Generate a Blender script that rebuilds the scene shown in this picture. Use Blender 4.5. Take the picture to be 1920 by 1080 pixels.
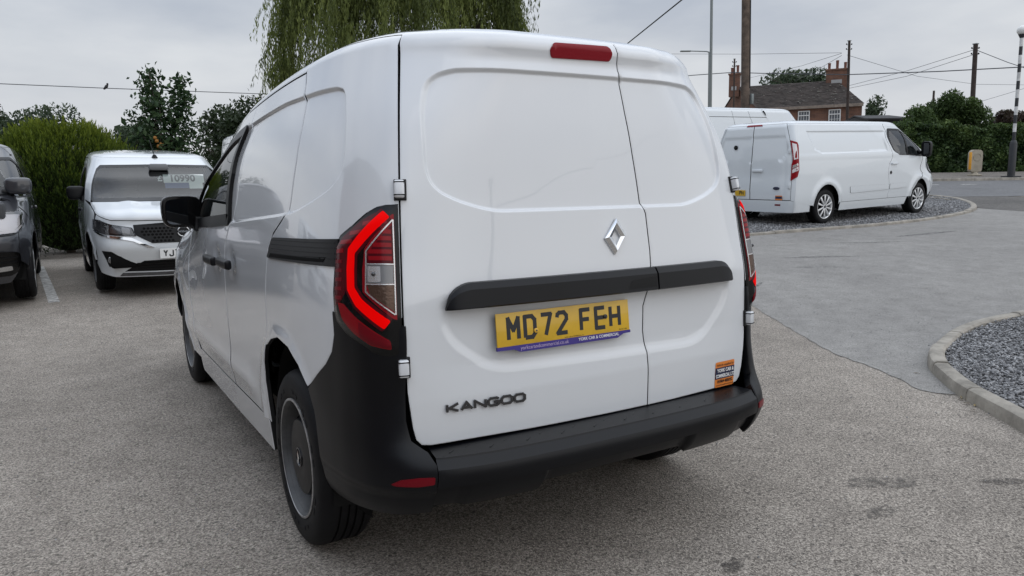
import bpy, bmesh, math, random
import numpy as np
from mathutils import Vector, Matrix
from mathutils.geometry import delaunay_2d_cdt
random.seed(7); RNG = np.random.default_rng(7)
for o in list(bpy.data.objects): bpy.data.objects.remove(o)
SC = bpy.context.scene
COL = SC.collection
rad = math.radians

# ------------------------------------------------------------------ camera
CAM_LOC = (-1.5263, -2.6582, 1.3015)
YAW, PITCH, ROLL = -0.5373, -0.1378, -0.0134
def cam_axes():
    f = Vector((-math.sin(YAW)*math.cos(PITCH), math.cos(YAW)*math.cos(PITCH), math.sin(PITCH)))
    r = Vector((math.cos(YAW), math.sin(YAW), 0)); u = r.cross(f)
    c, s = math.cos(ROLL), math.sin(ROLL)
    return c*r+s*u, -s*r+c*u, f
_r, _u, _f = cam_axes()
cd = bpy.data.cameras.new('camera'); cam = bpy.data.objects.new('camera', cd); COL.objects.link(cam)
cam.matrix_world = Matrix(((_r.x, _u.x, -_f.x, CAM_LOC[0]), (_r.y, _u.y, -_f.y, CAM_LOC[1]), (_r.z, _u.z, -_f.z, CAM_LOC[2]), (0, 0, 0, 1)))
cd.sensor_width = 36; cd.lens = 36*1397/1920; cd.clip_start = .05; cd.clip_end = 3000
SC.camera = cam

# ------------------------------------------------------------------ light
SUN_EL, SUN_AZ = rad(30), rad(160)          # azimuth measured clockwise from +Y
world = bpy.data.worlds.new('World'); SC.world = world; world.use_nodes = True
wn = world.node_tree; wn.nodes.clear()
def W(t, **k):
    n = wn.nodes.new(t)
    for a, b in k.items(): setattr(n, a, b)
    return n
w_out = W('ShaderNodeOutputWorld'); w_bg = W('ShaderNodeBackground')
w_sky = W('ShaderNodeTexSky', sky_type='NISHITA', sun_disc=False, sun_elevation=SUN_EL, sun_rotation=SUN_AZ, air_density=1.6, dust_density=4.0)
w_tc = W('ShaderNodeTexCoord'); w_sep = W('ShaderNodeSeparateXYZ'); wn.links.new(w_tc.outputs['Generated'], w_sep.inputs[0])
# cloud sheet seen in perspective: direction / (height + small)
w_add = W('ShaderNodeMath', operation='ADD'); wn.links.new(w_sep.outputs['Z'], w_add.inputs[0]); w_add.inputs[1].default_value = .16
w_div = W('ShaderNodeVectorMath', operation='DIVIDE'); w_cmb = W('ShaderNodeCombineXYZ')
for i in range(3): wn.links.new(w_add.outputs[0], w_cmb.inputs[i])
wn.links.new(w_tc.outputs['Generated'], w_div.inputs[0]); wn.links.new(w_cmb.outputs[0], w_div.inputs[1])
w_n = W('ShaderNodeTexNoise'); w_n.inputs['Scale'].default_value = 1.1; w_n.inputs['Detail'].default_value = 7; w_n.inputs['Roughness'].default_value = .5
w_off = W('ShaderNodeVectorMath', operation='ADD'); w_off.inputs[1].default_value = SKY_OFF = (11, 4, 2); wn.links.new(w_div.outputs[0], w_off.inputs[0]); wn.links.new(w_off.outputs[0], w_n.inputs['Vector'])
w_cr = W('ShaderNodeValToRGB'); wn.links.new(w_n.outputs['Fac'], w_cr.inputs[0])
w_cr.color_ramp.elements[0].position = .36; w_cr.color_ramp.elements[0].color = (.40, .455, .555, 1)
w_cr.color_ramp.elements[1].position = .64; w_cr.color_ramp.elements[1].color = (.70, .735, .785, 1)
# overcast luminance grows towards the zenith (CIE overcast sky), with a pale band at the horizon
w_el = W('ShaderNodeMapRange'); wn.links.new(w_sep.outputs['Z'], w_el.inputs[0])
w_el.inputs[1].default_value = .22; w_el.inputs[2].default_value = 1.0; w_el.inputs[3].default_value = 1.0; w_el.inputs[4].default_value = SKY_ZENITH = 2.6
w_hz = W('ShaderNodeMapRange'); wn.links.new(w_sep.outputs['Z'], w_hz.inputs[0])
w_hz.inputs[1].default_value = 0.0; w_hz.inputs[2].default_value = .30; w_hz.inputs[3].default_value = .95; w_hz.inputs[4].default_value = 0
w_hm = W('ShaderNodeMix', data_type='RGBA'); wn.links.new(w_hz.outputs[0], w_hm.inputs['Factor']); wn.links.new(w_cr.outputs[0], w_hm.inputs['A']); w_hm.inputs['B'].default_value = (.74, .755, .78, 1)
w_mul = W('ShaderNodeVectorMath', operation='SCALE'); wn.links.new(w_hm.outputs['Result'], w_mul.inputs[0]); wn.links.new(w_el.outputs[0], w_mul.inputs['Scale'])
SKY_STRENGTH = .1
w_mul2 = W('ShaderNodeVectorMath', operation='SCALE'); wn.links.new(w_mul.outputs[0], w_mul2.inputs[0]); w_mul2.inputs['Scale'].default_value = 1/SKY_STRENGTH
w_mix = W('ShaderNodeMix', data_type='RGBA'); w_mix.inputs['Factor'].default_value = .94
wn.links.new(w_sky.outputs[0], w_mix.inputs['A']); wn.links.new(w_mul2.outputs[0], w_mix.inputs['B'])
wn.links.new(w_mix.outputs['Result'], w_bg.inputs['Color']); w_bg.inputs['Strength'].default_value = SKY_STRENGTH
wn.links.new(w_bg.outputs[0], w_out.inputs[0])
sd = bpy.data.lights.new('sun', 'SUN'); sun = bpy.data.objects.new('sun', sd); COL.objects.link(sun)
sd.energy = .75; sd.angle = rad(95); sd.color = (1, .965, .92)
sun.rotation_euler = Vector((-math.sin(SUN_AZ)*math.cos(SUN_EL), -math.cos(SUN_AZ)*math.cos(SUN_EL), -math.sin(SUN_EL))).to_track_quat('-Z', 'Y').to_euler()
SC.view_settings.view_transform = 'Standard'; SC.view_settings.look = 'None'; SC.view_settings.exposure = 0; SC.view_settings.gamma = 1
SC.view_settings.use_curve_mapping = False
SC.render.engine = 'CYCLES'; SC.cycles.use_denoising = True; SC.cycles.max_bounces = 8; SC.cycles.transparent_max_bounces = 12

# ------------------------------------------------------------------ materials
def mat(name, col, rough=.5, metal=0, spec=.5, coat=0, bump=None, var=None, emis=0, trans=0, coatr=.03, wave=None):
    """bump=(scale,strength[,distance]); var=(scale,amount[,second colour])"""
    m = bpy.data.materials.new(name); m.use_nodes = True; nt = m.node_tree; b = nt.nodes['Principled BSDF']
    b.inputs['Base Color'].default_value = (*col, 1); b.inputs['Roughness'].default_value = rough; b.inputs['Metallic'].default_value = metal
    b.inputs['Specular IOR Level'].default_value = spec; b.inputs['Coat Weight'].default_value = coat; b.inputs['Coat Roughness'].default_value = coatr
    b.inputs['Transmission Weight'].default_value = trans
    if emis: b.inputs['Emission Color'].default_value = (*col, 1); b.inputs['Emission Strength'].default_value = emis
    tc = nt.nodes.new('ShaderNodeTexCoord')
    if var:
        n = nt.nodes.new('ShaderNodeTexNoise'); n.inputs['Scale'].default_value = var[0]; n.inputs['Detail'].default_value = 6; n.inputs['Roughness'].default_value = .62
        nt.links.new(tc.outputs['Object'], n.inputs['Vector'])
        r = nt.nodes.new('ShaderNodeValToRGB'); nt.links.new(n.outputs['Fac'], r.inputs[0])
        c2 = var[2] if len(var) > 2 else tuple(c*(1-var[1]) for c in col); c1 = tuple(min(1, c*(1+var[1]*.5)) for c in col)
        r.color_ramp.elements[0].position = .36; r.color_ramp.elements[0].color = (*c2, 1); r.color_ramp.elements[1].position = .64; r.color_ramp.elements[1].color = (*c1, 1)
        nt.links.new(r.outputs[0], b.inputs['Base Color'])
    if bump:
        n = nt.nodes.new('ShaderNodeTexNoise'); n.inputs['Scale'].default_value = bump[0]; n.inputs['Detail'].default_value = 4
        nt.links.new(tc.outputs['Object'], n.inputs['Vector'])
        bp = nt.nodes.new('ShaderNodeBump'); bp.inputs['Strength'].default_value = bump[1]; bp.inputs['Distance'].default_value = bump[2] if len(bump) > 2 else .01
        nt.links.new(n.outputs['Fac'], bp.inputs['Height']); nt.links.new(bp.outputs[0], b.inputs['Normal'])
    return m
def leaf_mat(name, ramp, rough=.55, trans=.25):
    m = bpy.data.materials.new(name); m.use_nodes = True; nt = m.node_tree; b = nt.nodes['Principled BSDF']
    a = nt.nodes.new('ShaderNodeAttribute'); a.attribute_name = 'rnd'
    r = nt.nodes.new('ShaderNodeValToRGB'); nt.links.new(a.outputs['Fac'], r.inputs[0])
    e = r.color_ramp.elements
    while len(e) < len(ramp): e.new(.5)
    for i, c in enumerate(ramp): e[i].position = i/(len(ramp)-1); e[i].color = (*c, 1)
    nt.links.new(r.outputs[0], b.inputs['Base Color']); b.inputs['Roughness'].default_value = rough; b.inputs['Specular IOR Level'].default_value = .3
    t = nt.nodes.new('ShaderNodeBsdfTranslucent'); nt.links.new(r.outputs[0], t.inputs['Color'])
    mx = nt.nodes.new('ShaderNodeMixShader'); mx.inputs[0].default_value = trans; out = nt.nodes['Material Output']
    nt.links.new(b.outputs[0], mx.inputs[1]); nt.links.new(t.outputs[0], mx.inputs[2]); nt.links.new(mx.outputs[0], out.inputs[0])
    return m
M = {}
M['paint'] = mat('white_paint', (.67, .69, .71), .14, coat=1, spec=.5, coatr=.012)
M['paint2'] = mat('white_paint_cool', (.66, .695, .72), .3, coat=1, spec=.4)
M['grey_paint'] = mat('grey_paint', (.034, .036, .043), .30, metal=.25, coat=1)
M['plastic'] = mat('black_plastic', (.0026, .0031, .0048), .38, spec=.28, bump=(700, .08, .001), var=(3.5, .25))
M['trim'] = mat('black_trim', (.004, .0044, .0055), .36, spec=.25, bump=(900, .05, .001))
M['gloss_black'] = mat('gloss_black', (.003, .003, .0035), .10, spec=.32)
M['rubber'] = mat('tyre_rubber', (.008, .008, .009), .62, spec=.2, bump=(140, .12, .003), var=(9, .3))
M['rim'] = mat('steel_rim', (.075, .076, .078), .42, spec=.4, var=(14, .25))
M['alloy'] = mat('alloy_rim', (.72, .73, .74), .32, metal=.75)
M['chrome'] = mat('chrome', (.78, .79, .80), .07, metal=1)
M['dark'] = mat('dark_void', (.006, .006, .006), .9, spec=.1)
M['liner'] = mat('arch_liner', (.012, .012, .012), .85, spec=.2)
M['dark_chrome'] = mat('dark_chrome', (.09, .09, .095), .22, metal=.9)
M['gap_grey'] = mat('grey_gap_shade', (.12, .125, .13), .5)  # mid grey on white door flanges, standing for shade in the gap
M['seal_gap_black'] = mat('seal_gap_black', (.008, .008, .009), .7)  # black for rubber seals, also flange colour standing for gap shade
def glass_mat(name, tint, rough=.0, alpha=.35):
    m = bpy.data.materials.new(name); m.use_nodes = True; nt = m.node_tree; nt.nodes.clear()
    o = nt.nodes.new('ShaderNodeOutputMaterial'); g = nt.nodes.new('ShaderNodeBsdfGlossy'); g.inputs['Roughness'].default_value = rough
    t = nt.nodes.new('ShaderNodeBsdfTransparent'); t.inputs['Color'].default_value = (*tint, 1)
    fr = nt.nodes.new('ShaderNodeFresnel'); fr.inputs['IOR'].default_value = 1.5
    mp = nt.nodes.new('ShaderNodeMath'); mp.operation = 'MULTIPLY_ADD'; mp.inputs[1].default_value = 1.0; mp.inputs[2].default_value = alpha*.2; nt.links.new(fr.outputs[0], mp.inputs[0])
    mx = nt.nodes.new('ShaderNodeMixShader'); nt.links.new(mp.outputs[0], mx.inputs[0]); nt.links.new(t.outputs[0], mx.inputs[1]); nt.links.new(g.outputs[0], mx.inputs[2])
    nt.links.new(mx.outputs[0], o.inputs[0]); return m
M['glass'] = glass_mat('tinted_glass', (.42, .46, .45))
M['lens'] = glass_mat('clear_lens', (.92, .93, .94))
M['lens_red'] = glass_mat('red_lens', (.55, .05, .06))
M['red_dark'] = mat('dark_red_lens', (.075, .003, .007), .22, spec=.22)
M['red_mid'] = mat('red_lens_body', (.24, .005, .010), .22, spec=.25, bump=(160, .25, .002))
M['red_led'] = mat('lit_red_light_guide', (.60, .0, .0), .5, emis=.62, spec=.05)
M['red_refl'] = mat('red_reflector', (.15, .003, .009), .3, spec=.2, bump=(260, .3, .002))
M['brake'] = mat('high_brake_lens', (.23, .006, .014), .28, spec=.25, bump=(110, .25, .003))
M['silver'] = mat('reflector_silver', (.62, .62, .62), .25, metal=.8, bump=(420, .4, .002))
M['lens_grey'] = mat('grey_lens_area', (.20, .20, .205), .2, metal=.4, bump=(420, .4, .002))
M['amber'] = mat('amber_bulb_area', (.10, .062, .045), .22, metal=.5, bump=(120, .4, .004))
M['plate_y'] = mat('plate_yellow', (.66, .40, .018), .35, coat=.4, var=(7, .12))
M['plate_w'] = mat('plate_white', (.72, .73, .72), .35)
M['plate_k'] = mat('plate_black', (.010, .012, .016), .4)
M['blue'] = mat('frame_blue', (.035, .02, .20), .4)
M['white_txt'] = mat('print_white', (.75, .75, .75), .5)
M['orange'] = mat('sticker_orange', (.72, .22, .035), .5)
M['navy'] = mat('sticker_navy', (.012, .016, .055), .5)
M['screw'] = mat('screw_cap_yellow', (.75, .45, .05), .3)

# ------------------------------------------------------------------ mesh helpers
def link(o, parent=None):
    COL.objects.link(o)
    if parent is not None: o.parent = parent
    return o
def obj(name, verts, faces, m, parent=None, smooth=True, sharp=None):
    me = bpy.data.meshes.new(name); me.from_pydata([tuple(map(float, v)) for v in verts], [], faces); me.update()
    if m is not None: me.materials.append(M[m] if isinstance(m, str) else m)
    if smooth: me.polygons.foreach_set('use_smooth', [True]*len(me.polygons))
    if sharp is not None: me.set_sharp_from_angle(angle=rad(sharp))
    return link(bpy.data.objects.new(name, me), parent)
def bmobj(name, bm, m, parent=None, smooth=False, sharp=None):
    me = bpy.data.meshes.new(name); bm.to_mesh(me); bm.free()
    me.materials.append(M[m] if isinstance(m, str) else m)
    if smooth or sharp is not None: me.polygons.foreach_set('use_smooth', [True]*len(me.polygons))
    if sharp is not None: me.set_sharp_from_angle(angle=rad(sharp))
    return link(bpy.data.objects.new(name, me), parent)
def thing(name, label, cat, loc=(0, 0, 0), rz=0, group=None, rot=None):
    o = bpy.data.objects.new(name, None); link(o); o.location = loc; o.rotation_euler = rot if rot else (0, 0, rz)
    o.empty_display_size = .2; return tag(o, label, cat, group)
def tag(o, label, cat, group=None):
    o['label'] = label; o['category'] = cat
    if group: o['group'] = group
    return o
def kind(o, k): o['kind'] = k; return o
def box_bm(bm, c, s, bev=0, rot=None, seg=2):
    r = bmesh.ops.create_cube(bm, size=1); vs = r['verts']
    for v in vs: v.co = Vector((v.co.x*s[0], v.co.y*s[1], v.co.z*s[2]))
    if bev:
        es = list({e for v in vs for e in v.link_edges}); r2 = bmesh.ops.bevel(bm, geom=es, offset=bev, segments=seg, affect='EDGES', profile=.5)
        vs = list({v for f in r2['faces'] for v in f.verts} | {v for v in vs if v.is_valid})
    for v in vs:
        p = Vector(v.co)
        if rot is not None: p = rot @ p
        v.co = p + Vector(c)
    return vs
def box(name, c, s, m, parent=None, bev=0, rot=None, seg=2):
    bm = bmesh.new(); box_bm(bm, c, s, bev, rot, seg); return bmobj(name, bm, m, parent, sharp=40 if bev else None)
def tube(name, pts, radii, m, parent=None, n=10, cap=True):
    v, f = tube_geo(pts, radii, n, cap); return obj(name, v, f, m, parent, sharp=60)
def tube_geo(pts, radii, n=8, cap=True, base=0):
    P = np.array(pts, float); k = len(P); R_ = np.full(k, radii, float) if np.isscalar(radii) else np.array(radii, float)
    T = np.gradient(P, axis=0); T /= np.maximum(np.linalg.norm(T, axis=1, keepdims=True), 1e-9)
    ref = np.array((0, 0, 1.)) if abs(T[0, 2]) < .9 else np.array((1., 0, 0)); A_ = np.cross(T, ref); A_ /= np.maximum(np.linalg.norm(A_, axis=1, keepdims=True), 1e-9); B_ = np.cross(T, A_)
    a = np.linspace(0, 2*np.pi, n, endpoint=False)
    V = (P[:, None]+R_[:, None, None]*(np.cos(a)[None, :, None]*A_[:, None]+np.sin(a)[None, :, None]*B_[:, None])).reshape(-1, 3)
    F = []
    for i in range(k-1):
        for j in range(n):
            F.append((base+i*n+j, base+i*n+(j+1) % n, base+(i+1)*n+(j+1) % n, base+(i+1)*n+j))
    if cap: F.append(tuple(base+j for j in range(n))[::-1]); F.append(tuple(base+(k-1)*n+j for j in range(n)))
    return [tuple(x) for x in V], F
def lathe(name, prof, m, parent=None, n=48, axis='x', loc=(0, 0, 0), sharp=35, mats=None):
    """prof list of (radius, axial)"""
    V, F = [], []
    for r, a in prof:
        for j in range(n):
            t = 2*math.pi*j/n
            p = (a, r*math.cos(t), r*math.sin(t)) if axis == 'x' else (r*math.cos(t), r*math.sin(t), a)
            V.append((p[0]+loc[0], p[1]+loc[1], p[2]+loc[2]))
    for i in range(len(prof)-1):
        for j in range(n): F.append((i*n+j, i*n+(j+1) % n, (i+1)*n+(j+1) % n, (i+1)*n+j))
    o = obj(name, V, F, m, parent, sharp=sharp)
    bm = bmesh.new(); bm.from_mesh(o.data); bmesh.ops.recalc_face_normals(bm, faces=bm.faces); bm.to_mesh(o.data); bm.free(); return o
def text_mesh(name, s, size, m, parent, mw, extrude=.001, align='CENTER', sx=1., bold=0):
    cu = bpy.data.curves.new(name, 'FONT'); cu.body = s; cu.size = size; cu.extrude = extrude; cu.align_x = align; cu.align_y = 'CENTER'; cu.offset = bold; cu.resolution_u = 3
    t = bpy.data.objects.new(name, cu); COL.objects.link(t); dg = bpy.context.evaluated_depsgraph_get(); dg.update()
    me = bpy.data.meshes.new_from_object(t.evaluated_get(dg)); bpy.data.objects.remove(t)
    me.transform(mw @ Matrix.Diagonal((sx, 1, 1, 1))); me.materials.clear(); me.materials.append(M[m]); me.name = name
    return link(bpy.data.objects.new(name, me), parent)
def frame_mw(o, right, up):
    r = Vector(right).normalized(); u = Vector(up); u = (u-r*u.dot(r)).normalized(); n = r.cross(u)
    return Matrix(((r.x, u.x, n.x, o[0]), (r.y, u.y, n.y, o[1]), (r.z, u.z, n.z, o[2]), (0, 0, 0, 1)))
def stroke_letter(paths, w):
    """polygons of thick strokes: list of (list of quads as xy)"""
    out = []
    for p in paths:
        p = [np.array(q, float) for q in p]
        for i in range(len(p)-1):
            d = p[i+1]-p[i]; L = np.linalg.norm(d)
            if L < 1e-9: continue
            d /= L; n = np.array((-d[1], d[0]))*w/2
            a = p[i]-(d*w*.32 if i > 0 else 0); b = p[i+1]+(d*w*.32 if i < len(p)-2 else 0)
            out.append([a-n, b-n, b+n, a+n])
    return out
def strokes_obj(name, letters, m, parent, mw, depth=.0015):
    V, F = [], []
    for k, q in enumerate(letters):
        b = len(V); z = depth+k*.00002
        for p in q: V.append(mw @ Vector((p[0], p[1], z)))
        for p in q: V.append(mw @ Vector((p[0], p[1], 0)))
        F += [(b, b+1, b+2, b+3)]+[(b+i, b+4+i, b+4+(i+1) % 4, b+(i+1) % 4) for i in range(4)]
    return obj(name, V, F, m, parent, smooth=False)

# ------------------------------------------------------------------ van body surface
def cspline(xs, ys):
    # natural-ish Catmull/Hermite (monotone-free) interpolation, returns f(x)
    xs=np.asarray(xs,float); ys=np.asarray(ys,float)
    m=np.zeros_like(ys); h=np.diff(xs); d=np.diff(ys.T).T/ (h[:,None] if ys.ndim>1 else h)
    m[0]=d[0]; m[-1]=d[-1]
    if ys.ndim>1: w=(h[:-1]/(h[:-1]+h[1:]))[:,None]
    else: w=h[:-1]/(h[:-1]+h[1:])
    m[1:-1]=d[:-1]*(1-w)+d[1:]*w
    if ys.ndim==1:
        # monotone limiter
        for i in range(len(h)):
            if abs(d[i])<1e-12: m[i]=m[i+1]=0
            else:
                for k in (i,i+1):
                    if m[k]*d[i]<0: m[k]=0
                    elif abs(m[k])>3*abs(d[i]): m[k]=3*d[i]
    def f(x):
        x=np.asarray(x,float); i=np.clip(np.searchsorted(xs,x)-1,0,len(xs)-2)
        t=(np.clip(x,xs[0],xs[-1])-xs[i])/h[i]; hh=h[i]
        a=2*t**3-3*t**2+1;b=t**3-2*t**2+t;c=-2*t**3+3*t**2;e=t**3-t**2
        if ys.ndim>1: a,b,c,e,hh=[q[...,None] for q in (a,b,c,e,hh)]
        return a*ys[i]+b*hh*m[i]+c*ys[i+1]+e*hh*m[i+1]
    return f
class Body:
    # plan contours (half, rear centre -> front centre) at key heights; roof by shrinking the last one
    def __init__(s, keys, plans, roof, nfine=1600, drop=None):
        s.drop=cspline(*zip(*drop)) if drop else (lambda y: 0*y)
        A=np.array(plans,float)            # K x n x 2
        f0=A[1] if len(A)>1 else A[0]
        L=np.r_[0,np.cumsum(np.hypot(*np.diff(f0,axis=0).T))]
        s.t=L; uu=np.linspace(0,L[-1],nfine)
        fine=[]
        for C in A: fine.append(cspline(L,C)(uu))
        s.uu=uu; s.F=np.array(fine)        # K x nfine x 2
        s.umax=L[-1]; s.keys=np.array(keys,float)
        # per-height tangents across keys (hermite, unlimited)
        h=np.diff(s.keys)[:,None,None]; d=np.diff(s.F,axis=0)/h; M=np.zeros_like(s.F); M[0]=d[0]; M[-1]=d[-1]
        for k in range(1,len(keys)-1):
            w=(s.keys[k]-s.keys[k-1])/(s.keys[k+1]-s.keys[k-1]); M[k]=d[k-1]*(1-w)+d[k]*w
        s.M=M
        Rf=np.array(roof,float); s.vmin=s.keys[0]; s.vr=s.keys[-1]; s.vmax=Rf[-1,0]
        s.rz=cspline(Rf[:,0],Rf[:,1]); s.rd=cspline(Rf[:,0],Rf[:,2]); s.wt=s.F[-1][:,0].max()
        s.yb=s.F[-1][0,1]; s.yfr=s.F[-1][-1,1]
    def uy(s,y,k=1):
        Q=s.F[k]; i=np.argmax(Q[:,0]>.55); j=len(Q)-1-np.argmax(Q[::-1,0]>.55)
        return np.interp(y,Q[i:j,1],s.uu[i:j])
    def uyz(s,y,v):
        Q=s.P(s.uu,np.full(len(s.uu),float(v))); i=np.argmax(Q[:,0]>.62*Q[:,0].max()); j=len(Q)-1-np.argmax(Q[::-1,0]>.45*Q[:,0].max())
        return float(np.interp(y,Q[i:j,1],s.uu[i:j]))
    def ux(s,x): return np.interp(x,s.F[1][:400,0],s.uu[:400])
    def P(s,u,v):
        u=np.asarray(u,float); v=np.asarray(v,float); u,v=np.broadcast_arrays(u,v)
        sg=np.sign(u+1e-12); ov=np.abs(u)>s.umax; sg=np.where(ov,-sg,sg); u=np.where(ov,2*s.umax-np.abs(u),np.abs(u))
        a=np.clip(np.abs(u),0,s.umax)/s.umax*(len(s.uu)-1); i=np.clip(a.astype(int),0,len(s.uu)-2); fr=(a-i)[...,None]
        vv=np.clip(v,s.keys[0],s.vr); k=np.clip(np.searchsorted(s.keys,vv)-1,0,len(s.keys)-2)
        h=(s.keys[k+1]-s.keys[k]); t=((vv-s.keys[k])/h)[...,None]; h=h[...,None]
        def g(T,kk): return T[kk,i]*(1-fr)+T[kk,i+1]*fr
        q=(2*t**3-3*t**2+1)*g(s.F,k)+(t**3-2*t**2+t)*h*g(s.M,k)+(-2*t**3+3*t**2)*g(s.F,k+1)+(t**3-t**2)*h*g(s.M,k+1)
        x,y=q[...,0],q[...,1]; roof=v>s.vr; d=np.where(roof,s.rd(v),0)
        z=np.where(roof,s.rz(v),vv)
        ym=.5*(s.yb+s.yfr); x=x*(1-d/s.wt); y=ym+(y-ym)*(1-d/(s.yfr-s.yb)*2)
        w=np.clip((v-1.15)/.6,0,1); w=w*w*(3-2*w); z=z-w*s.drop(y)
        return np.stack([x*sg,y,z],-1)
    def N(s,u,v,e=2e-3):
        a=s.P(u+e,v)-s.P(u-e,v); b=s.P(u,np.minimum(v+e,s.vmax))-s.P(u,np.maximum(v-e,s.vmin))
        n=np.cross(a,b)
        return n/np.maximum(np.linalg.norm(n,axis=-1,keepdims=True),1e-12)

def inside(poly, P):
    poly = np.asarray(poly, float); x, y = P[:, 0], P[:, 1]; r = np.zeros(len(P), bool); n = len(poly)
    for i in range(n):
        x1, y1 = poly[i]; x2, y2 = poly[(i+1) % n]
        c = (y1 > y) != (y2 > y)
        with np.errstate(divide='ignore', invalid='ignore'): r ^= c & (x < (x2-x1)*(y-y1)/(y2-y1+1e-15)+x1)
    return r
def pdist(poly, P, closed=True):
    poly = np.asarray(poly, float); n = len(poly); D = np.full(len(P), 1e9)
    for i in range(n if closed else n-1):
        a = poly[i]; b = poly[(i+1) % n]; ab = b-a; L = ab@ab
        t = np.clip(((P-a)@ab)/max(L, 1e-12), 0, 1); D = np.minimum(D, np.hypot(*(P-a-t[:, None]*ab).T))
    return D
def sdist(poly, u, v):
    sh = np.shape(u); P = np.c_[np.ravel(u), np.ravel(v)]; d = pdist(poly, P); return np.where(inside(poly, P), d, -d).reshape(sh)
def sstep(x, a, b): t = np.clip((x-a)/(b-a), 0, 1); return t*t*(3-2*t)
def round_poly(poly, r, n=5):
    P = [np.array(p[:2], float) for p in poly]; rs = [p[2] if len(p) > 2 else r for p in poly]; out = []; k = len(P)
    for i in range(k):
        a, b, c = P[i-1], P[i], P[(i+1) % k]; d1 = a-b; d2 = c-b; l1, l2 = np.linalg.norm(d1), np.linalg.norm(d2)
        q = min(rs[i], .45*l1, .45*l2)
        if q < 1e-4: out.append(b); continue
        s_, e_ = b+d1/l1*q, b+d2/l2*q
        for j in range(n+1):
            t = j/n; out.append((1-t)**2*s_+2*t*(1-t)*b+t*t*e_)
    return np.array(out)
def resample(poly, step):
    P = np.asarray(poly, float); out = []
    for i in range(len(P)):
        a, b = P[i], P[(i+1) % len(P)]; n = max(1, int(round(np.hypot(*(b-a))/step)))
        for j in range(n): out.append(a+(b-a)*j/n)
    return np.array(out)
def area2(P): x, y = P[:, 0], P[:, 1]; return np.sum(x*np.roll(y, -1)-np.roll(x, -1)*y)
def offset(P, d):
    """move a ccw polygon inwards by d"""
    e = np.roll(P, -1, 0)-P; e /= np.maximum(np.hypot(*e.T)[:, None], 1e-9); n = np.c_[-e[:, 1], e[:, 0]]
    m = n+np.roll(n, 1, 0); L = np.maximum(np.hypot(*m.T), 1e-6); m /= L[:, None]
    return P+m*(d/np.maximum(L/2, .5))[:, None]
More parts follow.
